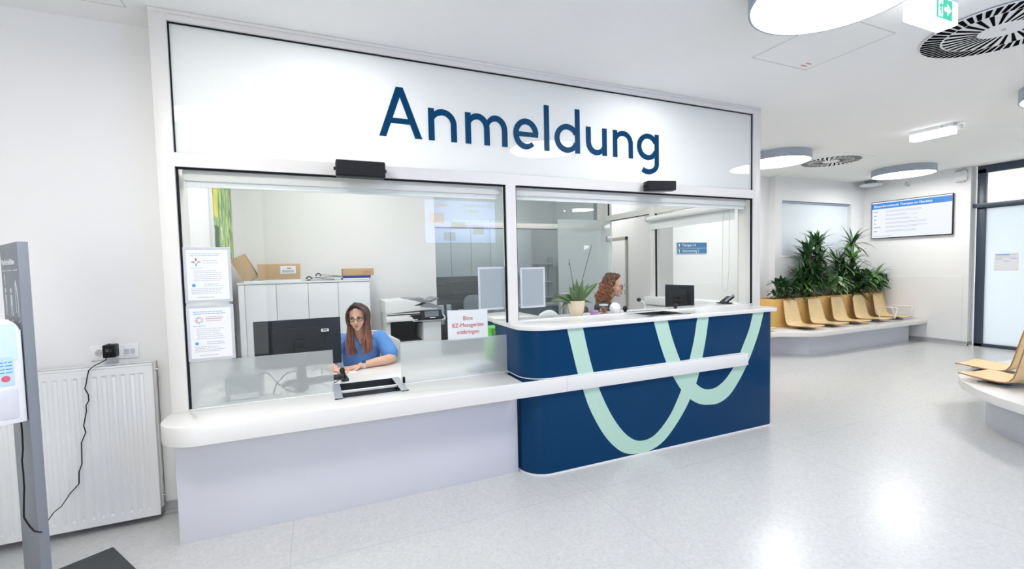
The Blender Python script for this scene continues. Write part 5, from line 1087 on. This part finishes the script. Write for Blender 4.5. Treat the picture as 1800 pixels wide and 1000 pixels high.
def hand(b, wrist, fdir, up_, side, s=1.0, curl=.25, spread=.06):
    """palm and five fingers; fdir = fingers' direction, up_ = back of the hand, side = thumb side (+1/-1 along fdir x up)"""
    f = Vector(fdir).normalized(); u = Vector(up_); u = (u-f*u.dot(f)).normalized(); w = f.cross(u)*side; wr = Vector(wrist)
    R3 = Matrix((f, w, u)).transposed(); R4 = R3.to_4x4()
    b.ell(wr+f*.045*s, (.050*s, .038*s, .014*s), 14, M=R4); b.ell(wr+f*.008*s, (.022*s, .026*s, .017*s), 12, M=R4)
    for k, (off, L) in enumerate(((.027, .070), (.009, .078), (-.009, .073), (-.026, .057))):
        base = wr+f*.082*s+w*off*s; d = (f+w*(off*2.2+0)*spread*10*.4).normalized(); p = [base-f*.02*s]
        q = base.copy(); dd = d
        for j, fr in enumerate((.42, .32, .26)):
            p.append(q.copy()); q = q+dd*L*fr*s; dd = (dd-u*curl*(.6+.5*j)).normalized()
        p.append(q.copy()); limb(b, p, [.0092*s, .0092*s, .0085*s, .0078*s, .0068*s], 8, 8)
    tb = wr+f*.022*s+w*.028*s; limb(b, [tb, tb+(f*.5+w*.75).normalized()*.032*s, tb+(f*.75+w*.62).normalized()*.058*s-u*.004, tb+(f*.9+w*.5).normalized()*.080*s-u*.008], [.014*s, .0115*s, .0095*s, .008*s], 8, 8)
def head_prims(b, T):
    def e(c, r): b.ell(T @ Vector(c), r, 18, M=T.to_3x3().to_4x4())
    e((0, .015, .038), (.073, .092, .082)); e((0, -.026, -.018), (.061, .060, .078)); e((0, -.034, -.070), (.046, .047, .036)); e((0, -.066, -.096), (.020, .018, .015))
    for s in (-1, 1):
        e((s*.034, -.054, -.034), (.025, .025, .028)); e((s*.075, .008, -.012), (.010, .018, .030)); e((s*.0095, -.096, -.037), (.007, .008, .006)); e((s*.03, -.078, .021), (.024, .010, .008))
    b.tube([T @ Vector(p) for p in ((0, -.082, .014), (0, -.092, -.004), (0, -.102, -.024), (0, -.106, -.034), (0, -.096, -.042))], [.007, .0075, .0095, .0115, .008], 12)
    e((0, -.085, -.062), (.021, .012, .011)); e((0, -.082, -.078), (.018, .010, .008))
def face_bits(t, T, iris, brow, gl, glm, lidm, sx=1.0):
    R4 = T.to_3x3().to_4x4(); bw, bi, bl, bb = B(), B(), B(), B()
    for s in (-1, 1):
        bw.ell(T @ Vector((s*.031, -.0815, .001)), (.0145, .0075, .0068), 12, M=R4); bi.ell(T @ Vector((s*.031-.002, -.0880, .0005)), (.0058, .0022, .0058), 10, M=R4)
        bl.tube([T @ Vector(p) for p in ((s*.031-.0155, -.083, .001), (s*.031-.008, -.089, .0075), (s*.031+.002, -.0895, .0088), (s*.031+.010, -.087, .0065), (s*.031+.0155, -.081, .002))], .0016, 6)
        bb.tube([T @ Vector(p) for p in ((s*.014, -.091, .0205), (s*.028, -.091, .0255), (s*.044, -.082, .0225), (s*.052, -.074, .017))], [.0024, .0030, .0024, .0012], 6)
    obj('eye_white', bw, m_paper, t); obj('iris', bi, iris, t); obj('eyelash', bl, lidm, t); obj('eyebrow', bb, brow, t)
    b = B(); b.tube([T @ Vector(p) for p in ((-.023, -.091, -.0625), (-.010, -.0985, -.0600), (0, -.099, -.0618), (.010, -.0985, -.0600), (.023, -.091, -.0625))], [.0015, .0042, .0040, .0042, .0015], 8); b.tube([T @ Vector(p) for p in ((-.020, -.0915, -.0660), (0, -.0985, -.0705), (.020, -.0915, -.0660))], [.0015, .0050, .0015], 8); obj('lips', b, m_lips, t)
    # glasses
    b = B()
    for s in (-1, 1):
        P = [T @ Vector((s*(.033)+gl*math.cos(a*PI/10), -.1005+.012*((gl*math.cos(a*PI/10)*s)/gl if False else 0)+abs(s*.033+gl*math.cos(a*PI/10))**2*3.2, -.003+gl*.82*math.sin(a*PI/10))) for a in range(21)]; b.tube(P, .0027, 6, caps=False)
        b.tube([T @ Vector(p) for p in ((s*(.033+gl), -.088, .004), (s*.074, -.075, .004), (s*.080, -.01, .004), (s*.080, .012, -.004))], .0018, 6)
    b.tube([T @ Vector(p) for p in ((-.013, -.0995, .002), (0, -.1045, .005), (.013, -.0995, .002))], .0018, 6); g = obj('glasses', b, glm, t)
    b = B()
    for s in (-1, 1): b.cyl(T @ Vector((s*.033, -.0975, -.003)), T @ Vector((s*.033, -.0970, -.003)), gl*.9, seg=20)
    obj('lens', b, m_glass, g)
def headT(c, yaw, pitch, roll=0): return Matrix.Translation(c) @ Matrix.Rotation(yaw, 4, 'Z') @ Matrix.Rotation(pitch, 4, 'X') @ Matrix.Rotation(roll, 4, 'Y')
m_iris = mat('iris_brown', (.05, .03, .02), .2); m_lash = mat('lashes_dark', (.01, .008, .008), .6)
# ---- woman in blue scrubs at the left window ----
t = thing('person', 'seated woman with long auburn hair, glasses and blue scrub top at the left window', 'person', (1.22, 1.05, 0))
T = headT((1.176, .945, 1.163), math.radians(-15), math.radians(7), math.radians(-3))
b = B(); head_prims(b, T)
limb(b, [T @ Vector((0, .012, -.05)), (1.195, .985, 1.04), (1.21, 1.02, .98)], [.050, .050, .062])
sL, sR = Vector((1.375, 1.04, .945)), Vector((1.035, 1.03, .945))
b.ell((1.205, 1.06, .90), (.165, .088, .10), 20); b.ell((1.205, 1.07, .78), (.150, .10, .16), 20); b.ell((1.21, 1.09, .62), (.155, .11, .15), 20); b.ell((1.21, 1.12, .53), (.18, .14, .11), 20)
limb(b, [(1.21, 1.03, .965), (1.30, 1.035, .965), tuple(sL)], [.05, .048, .052]); limb(b, [(1.20, 1.03, .965), (1.12, 1.03, .965), tuple(sR)], [.05, .048, .052])
eL, wL = Vector((1.452, .862, .778)), Vector((1.165, .742, .760))
limb(b, [tuple(sL), (1.425, .96, .86), tuple(eL)], [.052, .046, .042]); limb(b, [tuple(eL), (1.40, .815, .776), (1.29, .775, .772), tuple(wL)], [.042, .044, .036, .025])
hand(b, wL, (-.95, -.12, -.09), (0, -.15, 1), -1, 1.0, .10)
eR, wR = Vector((.92, .88, .778)), Vector((.965, .72, .757))
limb(b, [tuple(sR), (.965, .96, .86), tuple(eR)], [.052, .046, .042]); limb(b, [tuple(eR), (.93, .80, .768), tuple(wR)], [.042, .040, .026]); hand(b, wR, (.45, -.75, -.10), (0, 0, 1), -1, 1.0, .12)
for s in (-1, 1):
    limb(b, [(1.21+s*.09, 1.10, .52), (1.21+s*.10, .86, .54), (1.21+s*.10, .66, .53)], [.085, .075, .058]); limb(b, [(1.21+s*.10, .66, .52), (1.21+s*.10, .70, .28), (1.21+s*.10, .74, .09)], [.056, .050, .036]); limb(b, [(1.21+s*.10, .76, .05), (1.21+s*.105, .66, .04), (1.21+s*.11, .58, .03)], [.038, .036, .028])
fuse('body', b, .0042, m_skin, t, 3)
face_bits(t, T, m_iris, mat('brow_brown', (.05, .025, .015), .8), .0215, mat('glasses_plum', srgb(46, 32, 46), .3), m_lash)
# scrub top
b = B(); b.ell((1.205, 1.055, .895), (.180, .104, .115), 22); b.ell((1.205, 1.06, .78), (.170, .118, .18), 22); b.ell((1.21, 1.08, .64), (.178, .135, .16), 22); b.ell((1.21, 1.11, .56), (.198, .155, .10), 22)
limb(b, [(1.205, 1.035, .957), (1.30, 1.04, .957), tuple(sL+Vector((.004, 0, -.004)))], [.062, .058, .068]); limb(b, [(1.20, 1.035, .957), (1.12, 1.03, .957), tuple(sR+Vector((-.004, 0, -.004)))], [.062, .058, .068])
limb(b, [tuple(sL), (1.418, .985, .875), (1.448, .905, .812)], [.070, .072, .072]); limb(b, [tuple(sR), (.975, .985, .875), (.94, .915, .812)], [.070, .072, .072])
def vcut(p): return (p.z > .895 and p.y < 1.02 and abs(p.x-1.192) < (p.z-.895)*.52) or (p.z > .99 and abs(p.x-1.20) < .075) 
def swr(p): return vcut(p) or (p.x > 1.30 and p.y < .93 and (p-Vector((1.452, .862, .778))).length < .062)
top_ = fuse('scrub_top', b, .006, m_scrub, t, 5, vcut)
def folds(o, a):       # soft folds of the cloth
    N = [v.normal.copy() for v in o.data.vertices]; P = [v.co.copy() for v in o.data.vertices]
    co = []
    for p, n_ in zip(P, N): co.extend(p+n_*a*(noise.noise(p*9)+.5*noise.noise(p*22)))
    o.data.vertices.foreach_set('co', co); o.data.update()
folds(top_, .007)
b = B(); P = [(1.192-.0545, 1.0-.02, .998), (1.165, .962, .955), (1.192, .948, .899), (1.219, .962, .955), (1.2465, .98, .998)]; b.tube(catmull(P, 20), .004, 6); obj('neck_seam', b, m_scrubd, t)
b = B(); P = catmull([(1.145, .99, 1.0), (1.165, .965, .972), (1.190, .952, .955), (1.215, .965, .972), (1.235, .99, 1.0)], 16); b.tube(P, .0022, 6); b.ell((1.190, .948, .948), (.005, .003, .006), 8); obj('necklace', b, mat('pale_gold', (.75, .62, .4), .25, metal=1), t)
b = B()
for s in (-1, 1): limb(b, [(1.21+s*.09, 1.10, .525), (1.21+s*.10, .86, .545), (1.21+s*.10, .66, .535)], [.098, .088, .072]); limb(b, [(1.21+s*.10, .66, .52), (1.21+s*.10, .70, .28), (1.21+s*.10, .74, .12)], [.072, .066, .056])
fuse('trousers', b, .009, m_scrub, t, 4)
for s in (-1, 1):
    b = B(); b.ell((1.21+s*.107, .66, .045), (.046, .13, .042), 16); b.box(1.21+s*.107-.045, 1.21+s*.107+.045, .54, .78, 0.001, .02, .008); obj('shoe', b, m_white, t)
# watch
w_ = wL+Vector((.028, .012, .002)); d = (Vector((1.29, .775, .772))-wL).normalized(); b = B(); b.cyl(w_-d*.012, w_+d*.012, .0325, seg=24); wt = obj('watch_strap', b, mat('watch_strap_white', (.75, .74, .72), .4), t)
Mw = Matrix.Translation(w_+Vector((0, -.017, .026))) @ Vector((0, -.55, 1)).to_track_quat('Z', 'Y').to_matrix().to_4x4(); b = B(); b.box(-.020, .020, -.022, .022, -.004, .007, .004, M=Mw); wc = obj('watch_case', b, m_chrome, wt); obj('watch_face', B().box(-.017, .017, -.019, .019, .007, .0082, M=Mw), mat('watch_face_blue', (.02, .05, .16), .1), wc)
# nails
# hair
def hair(t, T, n, guide, r, m, seed, wave=0., curl=0., frizz=0., cap=None, fill=1.):
    rnd = random.Random(seed); b = B()
    for s in (-1, 1):
        for k in range(n):
            phi = (k+.5*rnd.random())/n; P = [Vector(p) for p in guide(s, phi, rnd)]
            P = catmull(P, 26 if curl else 16); ph = rnd.random()*6; out = []
            for i, p in enumerate(P):
                q = i/(len(P)-1); a = ph+q*(curl*2*PI if curl else 5); amp = (wave*q**1.3 if not curl else frizz*min(1, q*2.2))
                out.append(T @ (p+Vector((amp*math.cos(a), amp*math.sin(a)*(1 if curl else .5), 0))))
            rr = r*rnd.uniform(.75, 1.25); L_ = len(out); b.tube(out, [rr*(.55+.45*min(1, i/3))*(1 if i < L_*.7 else max(.15, 1-(i-L_*.7)/(L_*.32))) for i in range(L_)], 6, flat=.55, nrm=T.to_3x3() @ Vector((s, -.3, .3)))
    if cap:
        R4 = T.to_3x3().to_4x4(); b.ell(T @ Vector(cap[0]), cap[1], 20, M=R4)
        for s in (-1, 1): b.ell(T @ Vector((s*.056, .034, -.03)), (.030*fill, .058*fill, .085*fill), 16, M=R4); b.ell(T @ Vector((s*.052, .030+.02*(1-fill), -.12)), (.030*fill, .040*fill, .09*fill), 16, M=R4)
        b.ell(T @ Vector((0, .062, -.09)), (.066, .036, .13), 16, M=R4)
    return obj('hair', b, m, t, ang=70)
def g1(s, phi, rnd):
    j = lambda a: rnd.uniform(-a, a); y = -.062+.15*phi; px = -.012
    dn = -.30-.03*rnd.random() if phi < .75 else -.26
    fr = 1-phi
    iw = .030*rnd.random()
    return [(px+s*.004, -.060+.125*phi, .124+.006*math.sin(phi*PI)-.05*max(0, phi-.5)**1.5), (px*.5+s*.042, -.072+.158*phi, .110-.02*phi-.008*fr), (s*.077, -.063+.152*phi, .055), (s*.087, -.048+.137*phi, -.01), (s*(.088-iw*.6+j(.003)), -.046+.12*phi+j(.005), -.08), (s*(.088-iw+j(.006)), -.078+.13*phi-.02*fr+j(.01), -.16), (s*(.086-iw+j(.014)), -.108+.15*phi-.02*fr+j(.012), -.24), (s*(.080-iw*1.2+j(.022)), -.108+.15*phi-.03*fr+j(.012), dn)]
m_hair1 = hairmat('auburn_hair', srgb(52, 34, 28), srgb(104, 60, 40), srgb(168, 96, 54), -.20+1.05, 1.27)
hair(t, T, 60, g1, .0125, m_hair1, 5, wave=.012, cap=((0, .026, .064), (.0780, .0910, .060)))
# ---- woman with curly red hair at the right window ----
t = thing('person', 'woman with curly copper hair and round glasses in a dark jacket, seen in profile', 'person', (3.74, .82, 0))
T = headT((3.80, .735, 1.352), math.radians(54), math.radians(8), math.radians(2))
b = B(); head_prims(b, T)
limb(b, [T @ Vector((0, .012, -.05)), (3.77, .77, 1.235), (3.745, .80, 1.18)], [.050, .050, .062])
f2 = Vector((.87, -.50, 0)).normalized(); l2 = Vector((.50, .87, 0)); c2 = Vector((3.735, .815, 0))
def q2(f, l, z): return c2+f2*f+l2*l+Vector((0, 0, z))
R2 = Matrix((l2, -f2, Vector((0, 0, 1)))).transposed().to_4x4()
def e2(b, f, l, z, r): b.ell(q2(f, l, z), r, 20, M=R2)
e2(b, 0, 0, 1.10, (.165, .090, .10)); e2(b, 0, 0, .98, (.15, .105, .16)); e2(b, -.01, 0, .80, (.16, .12, .16)); e2(b, -.03, 0, .70, (.18, .15, .11))
for s in (-1, 1):
    limb(b, [q2(0, 0, 1.155), q2(0, s*.09, 1.15), q2(0, s*.165, 1.13)], [.05, .048, .052]); limb(b, [q2(0, s*.17, 1.13), q2(.02, s*.20, 1.02), q2(.08, s*.21, .90)], [.052, .046, .042]); limb(b, [q2(.08, s*.21, .90), q2(.16, s*.17, .84), q2(.24, s*.12, .80)], [.040, .036, .026])
    hand(b, q2(.25, s*.115, .795), f2*.9-l2*s*.3+Vector((0, 0, -.12)), (0, 0, 1), s*-1, 1., .15)
    limb(b, [q2(-.02, s*.09, .69), q2(.18, s*.10, .62), q2(.36, s*.10, .58)], [.085, .075, .058]); limb(b, [q2(.36, s*.10, .57), q2(.33, s*.10, .35), q2(.30, s*.10, .14)], [.056, .050, .036]); limb(b, [q2(.28, s*.10, .10), q2(.36, s*.10, .08), q2(.45, s*.11, .07)], [.038, .036, .028])
fuse('body', b, .0045, m_skin, t, 3)
face_bits(t, T, m_iris, mat('brow_copper', (.16, .07, .03), .8), .0225, mat('glasses_steel', srgb(96, 100, 112), .25, metal=.6), m_lash)
b = B(); e2(b, 0, 0, 1.09, (.185, .112, .118)); e2(b, 0, 0, .97, (.18, .13, .18)); e2(b, -.01, 0, .80, (.185, .145, .17))
for s in (-1, 1): limb(b, [q2(0, 0, 1.145), q2(0, s*.09, 1.142), q2(0, s*.17, 1.12)], [.064, .062, .070]); limb(b, [q2(0, s*.172, 1.12), q2(.02, s*.205, 1.02), q2(.08, s*.215, .90)], [.070, .066, .058]); limb(b, [q2(.08, s*.215, .90), q2(.16, s*.17, .84), q2(.23, s*.125, .805)], [.056, .050, .040])
def jcut(p):
    d = p-c2; f = d.dot(f2); l = d.dot(l2); return (f > .03 and p.z > .95 and abs(l) < .030+(p.z-.95)*.18) or (p.z > 1.185 and abs(l) < .075)
jk = fuse('jacket', b, .007, m_dark, t, 5, jcut)
folds(jk, .007)
b = B(); e2(b, .006, 0, 1.085, (.150, .104, .112)); e2(b, .006, 0, .97, (.150, .121, .17)); fuse('scrub_top', b, .008, m_scrub, t, 4, lambda p: p.z > 1.165 and abs((p-c2).dot(l2)) < .08)
b = B(); 
for s in (-1, 1): limb(b, [q2(-.02, s*.09, .695), q2(.18, s*.10, .625), q2(.36, s*.10, .585)], [.098, .088, .070]); limb(b, [q2(.36, s*.10, .57), q2(.33, s*.10, .35), q2(.30, s*.10, .16)], [.070, .064, .054])
fuse('trousers', b, .010, m_scrub, t, 4)
def g2(s, phi, rnd):
    j = lambda a: rnd.uniform(-a, a); fr = 1-phi; v = .018+.012*rnd.random()
    return [(s*.006, -.050+.12*phi, .124+.008*math.sin(phi*PI)), (s*(.044+j(.006)), -.050+.145*phi+j(.008), .113+.01*math.sin(phi*PI)+j(.006)), (s*(.074+v*.6), -.014+.125*phi, .062), (s*(.084+v), .014+.108*phi+j(.02), -.01), (s*(.090+v+j(.01)), .028+.115*phi+j(.012), -.08), (s*(.088+v+j(.015)), .022+.135*phi+j(.02), -.14), (s*(.074+j(.03)), -.005+.15*phi+j(.02), -.20-.03*rnd.random())]
m_hair2 = hairmat('copper_curls', srgb(84, 46, 26), srgb(140, 84, 48), srgb(178, 116, 70), 1.10, 1.48)
hair(t, T, 40, g2, .0090, m_hair2, 9, curl=5.5, frizz=.021, cap=((0, .030, .042), (.078, .092, .081)), fill=.8)
t = thing('office_chair', 'tall black office chair under the woman with copper curls', 'chair', (3.66, .9, 0)); b = B(); b.prism(rrect(-.21, .21, -.2, .2, .06), 0, .06, M=Matrix.Translation((3.68, .83, .54)) @ Matrix.Rotation(math.radians(60), 4, 'Z'), bev=.02); obj('seat', b, m_black, t)
b = B(); b.prism(rrect(-.2, .2, 0, .46, .08), -.025, .02, M=frame_M(q2(-.20, 0, .66), tuple(l2)), bev=.01); obj('backrest', b, m_black, t); b = B(); b.cyl((3.68, .83, .05), (3.68, .83, .54), .03); b.box(3.44, 3.50, .9, .96, .55, .75)
for k in range(5): a = k*2*PI/5; b.tube([(3.68, .83, .10), (3.68+.27*math.cos(a), .83+.27*math.sin(a), .04)], .018, 6)
obj('base', b, m_black, t)
